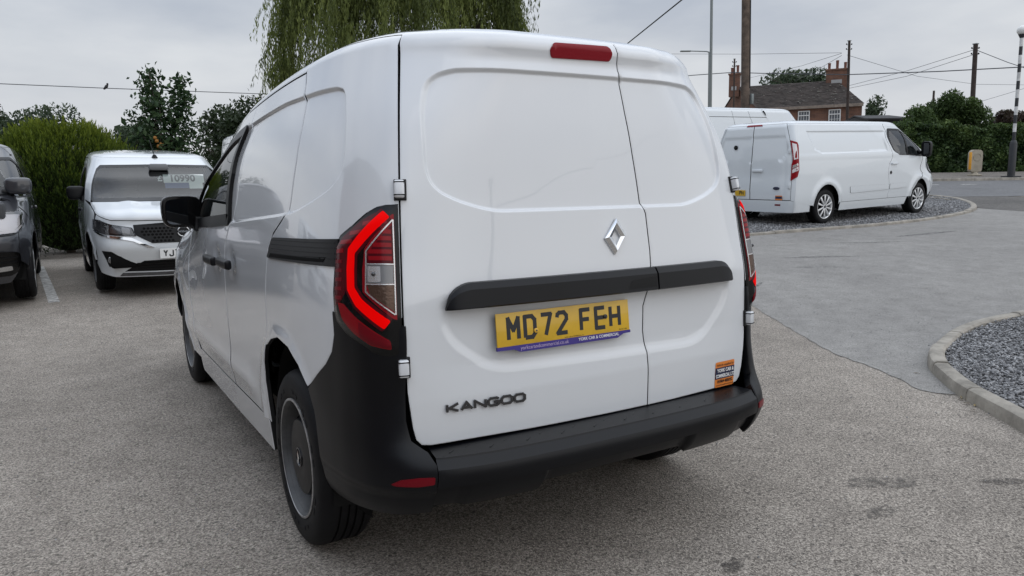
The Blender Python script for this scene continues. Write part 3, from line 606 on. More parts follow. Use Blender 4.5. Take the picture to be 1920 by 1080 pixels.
# ------------------------------------------------------------------ the foreground van
def build_foreground_van():
    B = KAN
    root = thing('panel_van', 'white compact panel van with black bumper and yellow number plate, seen from behind', 'van')
    inner_shell(root, B); roof_and_glass(root, B, 'paint')
    dL, dR = rear_doors(root, B, 'paint')
    for s in (-1, 1): side_panels(root, B, s, 'paint')
    front_end(root, B, 'paint', twin=False)
    # antenna pod ridge on the roof
    bm = bmesh.new(); bmesh.ops.create_uvsphere(bm, u_segments=24, v_segments=12, radius=1)
    for v in bm.verts: v.co = Vector((-.12+v.co.x*.05, .25+v.co.y*.09, 1.83+v.co.z*.02))
    bmobj('antenna_base', bm, 'trim', root, smooth=True)
    # black rail cover on the sides
    for s in (-1, 1):
        rl = [(1.552, 1.123, .012), (.925, 1.146), (.925, 1.068), (.964, 1.062), (1.625, 1.044, .02)]
        rail = panel('door_rail_cover', B, rl, 'plastic', root, sgn=s, off=.009, gap=0, res=.03, depth=.012, edge=.003)
        for k in range(4): panel('rail_rib', B, [(1.555-.002*k, 1.112-.0155*k), (.945, 1.131-.0155*k), (.945, 1.1345-.0155*k), (1.553-.002*k, 1.1155-.0155*k)], 'seal_gap_black', rail, sgn=s, off=.0105, gap=0, res=.05, depth=.003, edge=.0005)
        panel('rail_slot', B, [(1.58, 1.050), (1.02, 1.072), (1.00, 1.088), (1.56, 1.066)], 'dark', rail, sgn=s, off=.0104, gap=0, res=.05, depth=.003, edge=.0005)
    # rear lamps
    for s in (-1, 1): rear_lamp(root, B, s)
    # hinges
    for s, d in ((-1, dL), (1, dR)):
        for zc in (1.293, .777):
            u = -.700 if zc > 1 else -.706; p = Vector(B.P(u*-s, zc)); n = Vector(B.N(u*-s, zc)); side = Vector((s, 0, 0))
            up = (Vector(B.P(u*-s, zc+.02))-Vector(B.P(u*-s, zc-.02))).normalized()
            mw = frame_mw(p+n*.010+side*.006, Vector((-n.y, n.x, 0)), up)
            bm = bmesh.new(); box_bm(bm, (0, 0, 0), (.030, .052, .028), .006, seg=3)
            bm.transform(mw); h = bmobj('hinge', bm, 'paint', d, sharp=40)
            for dz in (-.019, .019):
                bm = bmesh.new(); box_bm(bm, (0, dz, .0), (.0315, .0035, .0292), .001); bm.transform(mw); bmobj('hinge_joint', bm, 'dark', h)
            bm = bmesh.new(); box_bm(bm, (-s*.002, 0, -.013), (.037, .062, .012), .002); bm.transform(mw); bmobj('hinge_seal', bm, 'seal_gap_black', h)
    # high brake light
    us = (-.172, .108)
    bl = [(us[0], 1.716, .02), (us[1], 1.720, .02), (us[1]+.012, 1.743, .012), (us[1]-.004, 1.764, .02), (us[0]+.006, 1.758, .02), (us[0]-.012, 1.738, .012)]
    h = panel('high_brake_light', B, bl, 'brake', dL, off=.007, gap=0, res=.012, relief=lambda u, v: rear_relief(u, v), depth=.02, edge=.005)
    # black grab bar across both doors
    def bar(name, u0, u1, endL, endR, parent):
        n = 60; V, F = [], []
        prof = [(.0, .075), (.020, .072), (.031, .052), (.034, .0), (.028, -.004), (.0, -.004)]
        for i in range(n+1):
            t = i/n; u = u0+(u1-u0)*t
            e = 1.
            if endL: e = min(e, math.sqrt(max(0, 1-max(0, 1-(u-u0)/.085)**2)))
            if endR: e = min(e, math.sqrt(max(0, 1-max(0, 1-(u1-u)/.075)**2)))
            for d, dz in prof:
                z = .938+(dz*max(e, .02) if dz > 0 else dz); o = .001+d*(.35+.65*max(e, .05)); p = B.P(u, z)+B.N(u, z)*(o-.014*(dz < .06)*0)
                V.append(p)
        k = len(prof)
        for i in range(n):
            for j in range(k-1): F.append((i*k+j, (i+1)*k+j, (i+1)*k+j+1, i*k+j+1))
        F.append(tuple(range(k))); F.append(tuple(n*k+j for j in range(k))[::-1])
        o = obj(name, V, F, 'plastic', parent, sharp=24)
        bm = bmesh.new(); bm.from_mesh(o.data); bmesh.ops.recalc_face_normals(bm, faces=bm.faces); bm.to_mesh(o.data); bm.free(); return o
    b1 = bar('grab_bar', -.578, .2035, True, False, dL); bar('grab_bar', .2105, .606, False, True, dR)
    panel('door_latch', B, [(.065, .937), (.090, .975, .015), (.2, .982), (.2, .937)], 'trim', b1, off=.0345, gap=0, res=.02, depth=.006, edge=.001)
    # diamond emblem
    c = Vector(B.P(.052, 1.124)); n = Vector(B.N(.052, 1.124)); r_ = (Vector(B.P(.08, 1.124))-Vector(B.P(.02, 1.124))).normalized(); mw = frame_mw(c+n*.001+Vector((0, 0, 0)), r_, (0, .06, 1))
    bm = bmesh.new(); O = [(0, .061), (.046, 0), (0, -.061), (-.046, 0)]; I = [(0, .030), (.019, 0), (0, -.030), (-.019, 0)]; Md = [(0, .047), (.034, 0), (0, -.047), (-.034, 0)]
    O = [(0.006, .061), (.046, .004), (-.006, -.061), (-.046, -.004)]
    lv = [[bm.verts.new((x, y, z)) for x, y in q] for q, z in ((O, 0), (O, .007), (Md, .014), (I, .009), (I, .0))]
    for a, b in zip(lv, lv[1:]):
        for i in range(4): bm.faces.new((a[i], a[(i+1) % 4], b[(i+1) % 4], b[i]))
    bmesh.ops.recalc_face_normals(bm, faces=bm.faces); bm.transform(mw); bmobj('diamond_emblem', bm, 'chrome', dL)
    # model lettering, wide capitals
    z0 = .638; u0 = -.585; wl = .036; gapl = .0095; hh = .0225
    L = {'K': [[(0, 0), (0, 1)], [(1, 1), (.18, .48), (1, 0)]], 'A': [[(0, 0), (.5, 1), (1, 0)], [(.2, .28), (.8, .28)]], 'N': [[(0, 0), (0, 1), (1, 0), (1, 1)]],
         'G': [[(.98, .86), (.78, 1), (.22, 1), (0, .75), (0, .25), (.22, 0), (.8, 0), (1, .16), (1, .48), (.55, .48)]], 'O': [[(.5, 1), (.2, 1), (0, .76), (0, .24), (.2, 0), (.8, 0), (1, .24), (1, .76), (.8, 1), (.5, 1)]]}
    let = bpy.data.objects.new('model_lettering', None); link(let, dL)
    for i, ch in enumerate('KANGOO'):
        u = u0+i*(wl+gapl)+wl/2; z = z0-.0004*i; p = Vector(B.P(u, z))+Vector(B.N(u, z))*.0035; r_ = (Vector(B.P(u+.02, z))-Vector(B.P(u-.02, z))).normalized()
        st = stroke_letter([[((x-.5)*wl, (y-.5)*hh) for x, y in q] for q in L[ch]], .0075)
        strokes_obj('letter', st, 'dark_chrome', let, frame_mw(p, r_, (0, .04, 1)), depth=.004)
    # number plate
    zc, uc = .856, -.160; p = Vector(B.P(uc, zc)); mwp = frame_mw((p.x, -.7015, zc), (1, .0, 0), (0, .11, 1))
    pl = bpy.data.objects.new('number_plate', None); link(pl, dL)
    bm = bmesh.new(); box_bm(bm, (0, -.004, -.005), (.510, .100, .010), .003); bm.transform(mwp); bmobj('plate_holder', bm, 'trim', pl, sharp=40)
    bm = bmesh.new(); box_bm(bm, (0, 0, .003), (.520, .106, .005), .0015); bm.transform(mwp); bmobj('plate_sheet', bm, 'plate_y', pl, sharp=40)
    fr = [(-.262, -.051), (.262, -.051), (.262, -.060), (.232, -.061), (.205, -.073), (-.178, -.073), (-.200, -.063), (-.262, -.062)]
    V = [mwp @ Vector((x, y, .0065)) for x, y in fr]+[mwp @ Vector((x, y, -.002)) for x, y in fr]; k = len(fr)
    obj('plate_surround', V, [tuple(range(k))[::-1]]+[(i, (i+1) % k, k+(i+1) % k, k+i) for i in range(k)], 'blue', pl, smooth=False)
    PL = {'M': [[(0, 0), (0, 1), (.5, .42), (1, 1), (1, 0)]], 'D': [[(0, 0), (0, 1), (.72, 1), (1, .82), (1, .18), (.72, 0), (0, 0)]], '7': [[(0, 1), (1, 1), (.42, 0)]],
          '2': [[(0, .78), (.06, .93), (.25, 1), (.75, 1), (1, .84), (1, .66), (.0, .0), (1.04, 0)]], 'F': [[(0, 0), (0, 1), (1, 1)], [(0, .52), (.88, .52)]], 'E': [[(1, 0), (0, 0), (0, 1), (1, 1)], [(0, .51), (.88, .51)]],
          'H': [[(0, 0), (0, 1)], [(1, 0), (1, 1)], [(0, .5), (1, .5)]]}
    x = -.2105; cw, chh, sw = .050, .079, .0135
    plate_letters(pl, 'MD72 FEH', PL, mwp, -.2245, .061)
    text_mesh('print', 'yorkcarandcommercial.co.uk', .0165, 'print_pink', pl, mwp @ Matrix.Translation((-.087, -.0615, .0068)), .0002, sx=.95)
    text_mesh('print', 'YORK CAR & COMMERCIAL', .0135, 'white_txt', pl, mwp @ Matrix.Translation((.128, -.0605, .0068)), .0002, bold=.0002)
    text_mesh('print', 'BS AU 145e', .007, 'plate_k', pl, mwp @ Matrix.Translation((.232, -.0455, .0058)), .0001)
    text_mesh('print', 'YORK CAR & COMMERCIAL YO', .0055, 'plate_k', pl, mwp @ Matrix.Translation((.028, -.0475, .0058)), .0001)
    for xx, yy, mm in ((-.118, -.012, 'screw'), (.158, .004, 'plate_k')):
        o = lathe('screw_cap', [(.0075, .0), (.0075, .004), (.005, .0055), (0, .0055)], mm, pl, n=16, axis='z'); o.data.transform(mwp @ Matrix.Translation((xx, yy, .0055)))
        o2 = lathe('screw_head', [(.0028, .0), (.0028, .002), (0, .002)], 'dark_chrome', o, n=10, axis='z'); o2.data.transform(mwp @ Matrix.Translation((xx, yy, .0105)))
    # dealer sticker on the right door
    uc, zc = .584, .577; p = Vector(B.P(uc, zc))+Vector(B.N(uc, zc))*.0035; r_ = (Vector(B.P(uc+.02, zc))-Vector(B.P(uc-.02, zc))).normalized(); up = Vector(B.P(uc, zc+.03))-Vector(B.P(uc, zc-.03))
    mws = frame_mw(p, r_, up); st = bpy.data.objects.new('dealer_sticker', None); link(st, dR)
    def card(name, x0, x1, y0, y1, m, z=0., r=.008):
        q = round_poly([(x0, y0), (x1, y0), (x1, y1), (x0, y1)], r, 4); V = []
        for a, b in q: pu = uc+a; pz = zc+b; V.append(Vector(B.P(pu, pz))+Vector(B.N(pu, pz))*(.0012+z+float(rear_relief(np.array([pu]), np.array([pz]))[0])))
        return obj(name, V, [tuple(range(len(q)))], m, st, smooth=False)
    card('sticker_base', -.054, .054, -.049, .049, 'orange'); card('sticker_band', -.0538, .0538, -.017, .027, 'navy', .0007, .0005)
    zr = float(rear_relief(np.array([uc]), np.array([zc]))[0])
    ms = mws @ Matrix.Translation((0, 0, .0018+zr-.0035+.0012))
    text_mesh('print', 'Vehicle supplied by', .0125, 'plate_k', st, ms @ Matrix.Translation((0, .037, 0)), .0002)
    text_mesh('print', 'YORK CAR &', .0185, 'white_txt', st, ms @ Matrix.Translation((0, .0155, .0008)), .0002, sx=.86, bold=.0006)
    text_mesh('print', 'COMMERCIAL LTD', .0185, 'white_txt', st, ms @ Matrix.Translation((0, -.0055, .0008)), .0002, sx=.68, bold=.0006)
    text_mesh('print', '01904 400292', .0165, 'plate_k', st, ms @ Matrix.Translation((0, -.027, 0)), .0002, sx=.9, bold=.0003)
    text_mesh('print', 'www.yorkcarandcommercial.co.uk', .009, 'plate_k', st, ms @ Matrix.Translation((0, -.0405, 0)), .0001, sx=.78)
    bumper(root)
    for y in (0, 2.716):
        for s in (-1, 1): wheel(root, s*.876, y, .322, s)
    wing_mirror(root, B, -1); wing_mirror(root, B, 1)
    return root
M['print_pink'] = mat('print_lilac', (.46, .36, .55), .5)
def plate_letters(parent, s, D, mw, x, pitch, m='plate_k', cw=.0365, ch=.0655, sw=.0135, z=.0056):
    for c in s:
        if c == ' ': x += .033; continue
        wl = cw
        st = stroke_letter([[(x+sw/2+a*wl, (b-.5)*ch) for a, b in q] for q in D[c]], sw)
        strokes_obj('plate_character', st, m, parent, mw @ Matrix.Translation((0, .002, z)), depth=.0006); x += pitch

def rear_lamp(root, B, s):
    out = [(.709, 1.252), (.747, 1.250), (.775, 1.244), (.811, 1.226), (.868, 1.188), (.926, 1.158), (.951, 1.131), (.958, 1.073), (.964, .987), (.958, .925), (.945, .897), (.90, .866), (.843, .839), (.805, .820), (.767, .811), (.709, .806)]
    def bulge(u, v): a = np.abs(u); return .014*sstep(sdist(out, a, v), 0, .05)
    lamp = panel('rear_lamp', B, out, 'gloss_black', root, sgn=s, off=.004, gap=.001, res=.014, relief=bulge, depth=.02, edge=.004)
    def sub(name, poly, m, o, gap=0, res=.012, corner=.004, edge=.0015, depth=.006): return panel(name, B, poly, m, lamp, sgn=s, off=.004+o, gap=gap, res=res, relief=bulge, depth=depth, edge=edge, corner=corner)
    sub('outer_lens', [(.775, 1.226), (.830, 1.200), (.905, 1.150), (.935, 1.120), (.940, 1.06), (.943, .990), (.938, .945), (.900, .965), (.878, .99), (.876, 1.11), (.84, 1.155), (.765, 1.222)], 'red_dark', .001)
    for k, (a, b, z) in enumerate([(.785, .815, 1.196), (.815, .865, 1.168), (.850, .905, 1.140), (.885, .93, 1.112)]):
        sub('lens_bar', [(a, z-.006), (b, z-.010), (b, z+.002), (a, z+.007)], 'red_mid', .0022, corner=.002, depth=.003, edge=.001)
    for k in range(5):
        z = 1.08-.026*k; sub('lens_step', [(.893, z-.005), (.932, z-.007), (.932, z+.004), (.893, z+.006)], 'red_refl', .0022, corner=.002, depth=.003, edge=.001)
    # lit light guide, a C of constant width
    path = np.array([(.742, 1.222), (.811, 1.155), (.853, 1.112), (.857, 1.06), (.855, 1.005), (.828, .968), (.748, .905)])
    w = .0150; d = np.gradient(path, axis=0); d /= np.hypot(*d.T)[:, None]; n = np.c_[-d[:, 1], d[:, 0]]
    sub('light_guide', [tuple(p) for p in np.r_[path+n*w, (path-n*w)[::-1]]], 'red_led', .0035, corner=.006, depth=.006, edge=.003, res=.008)
    w2 = .0235
    sub('light_guide_edge', [tuple(p) for p in np.r_[path+n*w2, (path-n*w2)[::-1]]], 'red_dark', .0015, corner=.006)
    sub('inner_lens', [(.722, 1.222), (.728, 1.220), (.808, 1.120), (.816, 1.06), (.815, .997), (.732, .922), (.722, .918)], 'red_mid', .0012, corner=.003)
    sub('stop_lens', [(.728, 1.190), (.797, 1.106), (.800, 1.079), (.728, 1.079)], 'red_dark', .0035, corner=.003)
    for k in range(5): sub('stop_cell', [(.731, 1.087+.019*k), (.794-.013*max(0, k-1), 1.087+.019*k), (.794-.013*max(0, k-1), 1.099+.019*k), (.731, 1.099+.019*k)], 'red_mid', .0045, corner=.001, depth=.003, edge=.001)
    sub('reverse_lens', [(.728, 1.074), (.800, 1.074), (.800, 1.022), (.728, 1.022)], 'lens_grey', .0035, corner=.002)
    sub('reverse_cell', [(.762, 1.070), (.797, 1.070), (.797, 1.026), (.762, 1.026)], 'silver', .0045, corner=.004, depth=.003, edge=.001)
    c = B.P(.780*s, 1.048)+B.N(.780*s, 1.048)*.0235
    bm = bmesh.new(); bmesh.ops.create_uvsphere(bm, u_segments=12, v_segments=8, radius=.0065); bmesh.ops.translate(bm, vec=Vector(c), verts=bm.verts); bmobj('bulb', bm, 'dark_chrome', lamp, smooth=True)
    sub('indicator_lens', [(.728, 1.017), (.799, 1.017), (.792, .992), (.728, .942)], 'amber', .0035, corner=.002)
    for A_, B_ in (((.725, 1.204), (.801, 1.112)), ((.801, 1.112), (.803, .998)), ((.803, .998), (.727, .934)), ((.7245, 1.204), (.7255, .934)), ((.727, 1.0765), (.802, 1.0765)), ((.727, 1.0195), (.802, 1.0195))):
        a_, b_ = np.array(A_), np.array(B_); d_ = (b_-a_)/np.linalg.norm(b_-a_); n_ = np.array((-d_[1], d_[0]))*.0017
        sub('lens_chrome', [tuple(a_-n_), tuple(b_-n_), tuple(b_+n_), tuple(a_+n_)], 'silver', .0056, corner=.0, depth=.004, edge=.0006)
    sub('lower_lens', [(.913, .962), (.885, .960), (.838, .925), (.742, .860), (.741, .832), (.800, .845), (.855, .878), (.895, .915)], 'red_mid', .0015, corner=.008)
    sub('lower_cell', [(.83, .915), (.742, .858), (.742, .836), (.80, .85), (.83, .868)], 'red_refl', .003, corner=.006)
    return lamp

def bumper(root):
    ks = [.30, .36, .425, .50, .56, .66, .86, .98]
    pl = [
     [(0, -.735), (.3, -.73), (.55, -.712), (.66, -.69), (.73, -.655), (.775, -.60), (.812, -.52), (.832, -.44), (.842, -.36), (.85, -.20)],
     [(0, -.802), (.3, -.797), (.55, -.775), (.67, -.745), (.745, -.705), (.803, -.64), (.841, -.555), (.860, -.46), (.868, -.37), (.874, -.20)],
     [(0, -.838), (.3, -.832), (.55, -.810), (.672, -.778), (.750, -.735), (.813, -.662), (.850, -.566), (.867, -.47), (.876, -.375), (.882, -.20)],
     [(0, -.832), (.3, -.827), (.55, -.806), (.668, -.775), (.747, -.730), (.810, -.655), (.849, -.560), (.868, -.465), (.878, -.37), (.885, -.20)],
     [(0, -.75), (.3, -.745), (.55, -.735), (.668, -.718), (.742, -.698), (.805, -.640), (.847, -.550), (.868, -.46), (.879, -.37), (.888, -.20)],
     [(0, -.72), (.3, -.715), (.55, -.705), (.668, -.690), (.735, -.676), (.803, -.622), (.842, -.540), (.864, -.45), (.880, -.36), (.890, -.20)],
     [(0, -.72), (.3, -.715), (.55, -.705), (.665, -.686), (.722, -.676), (.802, -.617), (.841, -.538), (.863, -.45), (.880, -.36), (.892, -.20)]]
    pl.append([(x, y+.014) for x, y in pl[-1]])
    KB = Body(ks, pl, [(.98, .98, 0), (1.0, 1.0, .01)])
    q = KB.t; bp = bpy.data.objects.new('rear_bumper', None); link(bp, root)
    ub = float(np.interp(.668, KB.F[2][:, 0], KB.uu))
    def uyb(y, k): return float(np.interp(y, KB.F[k][800:, 1], KB.uu[800:]))
    for s in (-1, 1):
        ue = float(np.interp(.705, KB.F[6][:, 0], KB.uu)); ub2 = ub+.02
        arch = [(uyb(-.262, 5), .648), (uyb(-.305, 5), .58), (uyb(-.325, 4), .50), (uyb(-.335, 2), .42), (uyb(-.345, 1), .36), (uyb(-.36, 1), .325)]
        top = [(uyb(-.474, 6), .95), (uyb(-.474, 6), .86), (uyb(-.455, 6), .805), (uyb(-.41, 5), .754), (uyb(-.335, 5), .70)]
        poly = [(ub, .334), (ub, .503), (ub+.012, .535), (ue-.012, .565), (ue-.001, .62), (ue, .80), (ue, .90), (uyb(-.474, 6), .93), (uyb(-.474, 6), .86)]+top[2:]+arch+[(uyb(-.42, 1), .318), (ub+.10, .325)]
        def relief(u, v):
            a = np.abs(u); return -.004*sstep(v, .425, .415)*(v < .5)+.004*np.exp(-((v-.60)/.05)**2)*0
        cr = panel('bumper_corner', KB, poly, 'plastic', bp, sgn=s, res=.022, gap=.001, depth=.03, edge=.004, relief=relief)
        rf = [(ub+.008, .470), (ub+.008, .448), (ub+.05, .443), (ub+.115, .443), (ub+.128, .447), (ub+.10, .463), (ub+.05, .470)]
        rb = panel('reflector_recess', KB, offset(round_poly(rf if s > 0 else rf, .004)[::-1], -.006), 'trim', cr, sgn=s, off=.0008, res=.02, depth=.004, gap=0, edge=.001)
        panel('reflector', KB, rf, 'red_refl', cr, sgn=s, off=.0030, res=.01, gap=0, corner=.005, depth=.006, edge=.002)
    # centre section: face, inset valance, chamfer and step
    def crel(u, v): a = np.abs(u); return -.014-.020*(1-sstep(a, .285, .315))-.010*sstep(a, .56, .60)
    bc = panel('bumper_centre', KB, [(-ub, .431), (ub, .431), (ub, .490), (-ub, .490)], 'plastic', bp, res=.02, gap=.001, depth=.03, edge=.0025)
    panel('lower_valance', KB, [(-ub, .334), (-.315, .330), (-.285, .342), (.285, .342), (.315, .330), (ub, .334), (ub, .429), (-ub, .429)], 'plastic', bc, res=.015, gap=.001, depth=.03, edge=.002, relief=crel)
    n = 80
    for nm, prof in (('bumper_chamfer', [(-.0002, .4885), (.024, .5130)]), ('step_pad', [(.0235, .5125), (.026, .5175), (.175, .5215)])):
        V, F = [], []
        for i in range(n+1):
            u = (-ub+2*ub*i/n)*.9985; p = KB.P(u, .490); nn = KB.N(u, .46); nn = np.array((nn[0], nn[1], 0)); nn /= np.linalg.norm(nn)
            for d, z in prof: V.append((p[0]-nn[0]*d*.4, p[1]-nn[1]*d, z))
        k = len(prof)
        for i in range(n):
            for j in range(k-1): F.append((i*k+j, (i+1)*k+j, (i+1)*k+j+1, i*k+j+1))
        obj(nm, V, F, 'plastic', bc, sharp=14)
    # tread marks on the step
    for i in range(20):
        u = -.60+1.2*i/19; p = KB.P(u, .43); dd = .065 if i % 2 == 0 else .095
        bm = bmesh.new(); box_bm(bm, (0, 0, 0), (.026, .005, .003), .001, rot=Matrix.Rotation(rad(38), 3, 'Z')); bmesh.ops.translate(bm, vec=(p[0], p[1]+dd, .5184), verts=bm.verts); bmobj('tread_mark', bm, 'trim', bc)
    box('step_support', (0, -.60, .46), (1.34, .20, .09), 'dark', bp)
    box('underside_dark', (0, -.50, .385), (1.42, .30, .13), 'dark', bp)  # dark box added to screen the far tyre as underside shade
    return bp
def front_end(root, B, paint, twin):
    U = B.umax
    def mir(pts): return pts+[(2*U-u, v) for u, v in pts[::-1]]
    panel('windscreen', B, mir([(U-.01, 1.10), (4.45, 1.095), (4.36, 1.12), (4.34, 1.30), (4.40, 1.55), (4.46, 1.70), (4.60, 1.735), (U-.01, 1.765)]), 'glass', root, off=-.004, gap=.0, res=.06, depth=.004)
    panel('windscreen_border', B, mir([(U-.01, 1.07), (4.42, 1.07), (4.31, 1.09), (4.29, 1.30), (4.36, 1.60), (4.41, 1.74), (4.55, 1.78), (U-.01, 1.797)]), 'trim', root, off=-.002, gap=.001, res=.06, depth=.01, holes=[np.array(mir([(U-.005, 1.115), (4.47, 1.112), (4.40, 1.135), (4.385, 1.30), (4.44, 1.55), (4.50, 1.69), (4.62, 1.72), (U-.005, 1.748)]))])
    panel('bonnet', B, mir([(U-.01, .905), (4.72, .905), (4.56, .96), (4.32, 1.025), (4.27, 1.062), (4.42, 1.068), (U-.01, 1.068)]), paint, root, res=.05, gap=.0025, relief=lambda u, v: .010*sstep(np.abs(np.abs(u-U)-.55), .12, .0))
    panel('front_bumper', B, mir([(U-.01, .22), (4.9, .22), (4.62, .25), (4.54, .36), (4.61, .42), (4.61, .80), (4.70, .898), (U-.01, .898)]), paint, root, res=.05, gap=.002, relief=front_relief if twin else None)
    if not twin:
        for s in (-1, 1): panel('headlamp', B, [(4.58, .80), (4.95, .79), (5.0, .85), (4.62, .90)], 'lens', root, sgn=s, off=.004, res=.04, corner=.02)
        panel('grille', B, mir([(U-.01, .70), (5.05, .72), (5.0, .86), (U-.01, .885)]), 'trim', root, off=.004, res=.05)
def front_relief(u, v):
    d = np.abs(u-KAN.umax)
    return .018*np.exp(-((v-.60)/.07)**2)-.014*np.exp(-((v-.36)/.05)**2)*(d < .6)

# ------------------------------------------------------------------ terrain
FH = np.array((.51181831, .85909372)); RH = np.array((.85909372, -.51181831)); C2 = np.array((-1.5263, -2.6582))   # forward / right axes of the site
zR = cspline([-400, 6, 10, 14.2, 16, 20, 24, 26.5, 27.6, 31, 36, 60, 1200], [0, 0, .20, .44, .54, .74, .98, 1.14, 1.21, 1.45, 1.65, 1.9, 1.9])
zL = cspline([-400, 6, 9, 14, 40, 60, 1200], [0, 0, .07, .10, .9, 1.9, 1.9])
def terr(x, y):
    dx = np.asarray(x, float)-C2[0]; dy = np.asarray(y, float)-C2[1]; D = dx*FH[0]+dy*FH[1]; l = dx*RH[0]+dy*RH[1]
    w = np.clip((l+1)/4.5, 0, 1); w = w*w*(3-2*w); return zL(D)*(1-w)+zR(D)*w
def site(D, l): return C2+FH*D+RH*l
def sheet(name, poly, m, dz=.004, res=.5, parent=None, skirt=0, k='structure', zf=None):
    poly = np.array(poly, float); poly = poly if area2(poly) > 0 else poly[::-1]; o0 = resample(poly, res)
    lo, hi = o0.min(0), o0.max(0); g = np.array(np.meshgrid(np.arange(lo[0]+res/2, hi[0], res), np.arange(lo[1]+res/2, hi[1], res))).reshape(2, -1).T
    if len(g): g = g[inside(o0, g) & (pdist(o0, g) > res*.35)]
    P = np.concatenate([o0, g]); r = delaunay_2d_cdt([Vector(p) for p in P], [], [list(range(len(o0)))], 1, 1e-6)
    Q = np.array([tuple(p) for p in r[0]]); T = np.array(r[2]); T = T[inside(o0, Q[T].mean(1))]
    Z = (zf or terr)(Q[:, 0], Q[:, 1])+dz
    F = []
    for t in T:
        a = np.cross(Q[t[1]]-Q[t[0]], Q[t[2]]-Q[t[0]]); F.append(tuple(int(i) for i in (t if a > 0 else t[::-1])))
    V = [(*q, z) for q, z in zip(Q, Z)]
    if skirt:
        b = len(V); n = len(o0); V += [(*q, float((zf or terr)(q[0], q[1])+dz-skirt)) for q in o0]
        F += [(i, b+i, b+(i+1) % n, (i+1) % n) for i in range(n)]
    o = obj(name, V, F, m, parent)
    if k: kind(o, k)
    return o
def tarmac(name, base, dark, speck, scale=1., agg=150., rough=.9, patch=.45, bump=.55):
    m = bpy.data.materials.new(name); m.use_nodes = True; nt = m.node_tree; b = nt.nodes['Principled BSDF']; L = nt.links.new
    tc = nt.nodes.new('ShaderNodeTexCoord')
    def noise(s, d=5, r=.6, dist=0):
        n = nt.nodes.new('ShaderNodeTexNoise'); n.inputs['Scale'].default_value = s; n.inputs['Detail'].default_value = d; n.inputs['Roughness'].default_value = r; n.inputs['Distortion'].default_value = dist; L(tc.outputs['Object'], n.inputs['Vector']); return n
    def ramp(src, p0, c0, p1, c1):
        r = nt.nodes.new('ShaderNodeValToRGB'); r.color_ramp.elements[0].position = p0; r.color_ramp.elements[0].color = (*c0, 1); r.color_ramp.elements[1].position = p1; r.color_ramp.elements[1].color = (*c1, 1); L(src, r.inputs[0]); return r
    def mix(f, a, bb, t='MIX'):
        x = nt.nodes.new('ShaderNodeMix'); x.data_type = 'RGBA'; x.blend_type = t
        if isinstance(f, float): x.inputs['Factor'].default_value = f
        else: L(f, x.inputs['Factor'])
        L(a, x.inputs['A']); L(bb, x.inputs['B']); return x.outputs['Result']
    big = noise(.55*scale, 7, .62, .6); col = ramp(big.outputs['Fac'], .35, dark, .66, base).outputs[0]
    mid = noise(4.5, 6, .7); col = mix(.5, col, ramp(mid.outputs['Fac'], .3, (.35, .34, .33), .7, (.66, .65, .64)).outputs[0], 'OVERLAY')
    v = nt.nodes.new('ShaderNodeTexVoronoi'); v.inputs['Scale'].default_value = agg; L(tc.outputs['Object'], v.inputs['Vector'])
    sp = nt.nodes.new('ShaderNodeSeparateColor'); L(v.outputs['Color'], sp.inputs[0])
    stone = ramp(sp.outputs[0], .0, (.13, .12, .11), 1., (.86, .84, .80)).outputs[0]; col = mix(speck, col, stone, 'OVERLAY')
    fine = noise(agg*.42, 3, .7); col = mix(speck*.8, col, ramp(fine.outputs['Fac'], .33, (.18, .17, .165), .67, (.78, .77, .75)).outputs[0], 'OVERLAY')
    pv = nt.nodes.new('ShaderNodeTexVoronoi'); pv.inputs['Scale'].default_value = agg*.17; L(tc.outputs['Object'], pv.inputs['Vector']); ps = nt.nodes.new('ShaderNodeSeparateColor'); L(pv.outputs['Color'], ps.inputs[0])
    pm = nt.nodes.new('ShaderNodeMath'); pm.operation = 'GREATER_THAN'; L(ps.outputs[1], pm.inputs[0]); pm.inputs[1].default_value = .80; pd = nt.nodes.new('ShaderNodeMath'); pd.operation = 'LESS_THAN'; L(pv.outputs['Distance'], pd.inputs[0]); pd.inputs[1].default_value = .26; pp = nt.nodes.new('ShaderNodeMath'); pp.operation = 'MULTIPLY'; L(pm.outputs[0], pp.inputs[0]); L(pd.outputs[0], pp.inputs[1]); pq = nt.nodes.new('ShaderNodeMath'); pq.operation = 'MULTIPLY'; L(pp.outputs[0], pq.inputs[0]); pq.inputs[1].default_value = .6
    dk = nt.nodes.new('ShaderNodeRGB'); dk.outputs[0].default_value = (.05, .047, .044, 1); col = mix(pq.outputs[0], col, dk.outputs[0])
    L(col, b.inputs['Base Color']); b.inputs['Roughness'].default_value = rough; b.inputs['Specular IOR Level'].default_value = .25
    bp = nt.nodes.new('ShaderNodeBump'); bp.inputs['Strength'].default_value = bump; bp.inputs['Distance'].default_value = .006; L(v.outputs['Distance'], bp.inputs['Height'])
    bp2 = nt.nodes.new('ShaderNodeBump'); bp2.inputs['Strength'].default_value = bump*.6; bp2.inputs['Distance'].default_value = .01; L(fine.outputs['Fac'], bp2.inputs['Height']); L(bp.outputs[0], bp2.inputs['Normal']); L(bp2.outputs[0], b.inputs['Normal'])
    return m
M['lot'] = tarmac('worn_car_park_tarmac', (.312, .292, .270), (.240, .224, .207), .76, agg=190)
M['drive'] = tarmac('grey_driveway_tarmac', (.275, .272, .265), (.235, .232, .227), .36, scale=.8, agg=210, bump=.4)
M['road'] = tarmac('road_tarmac', (.150, .153, .160), (.118, .121, .127), .3, agg=60, rough=.62, bump=.3)
M['apron'] = tarmac('old_crossing_tarmac', (.135, .132, .128), (.10, .098, .096), .5, agg=60)
M['paving'] = tarmac('pavement_tarmac', (.19, .178, .165), (.15, .14, .13), .4, agg=60)
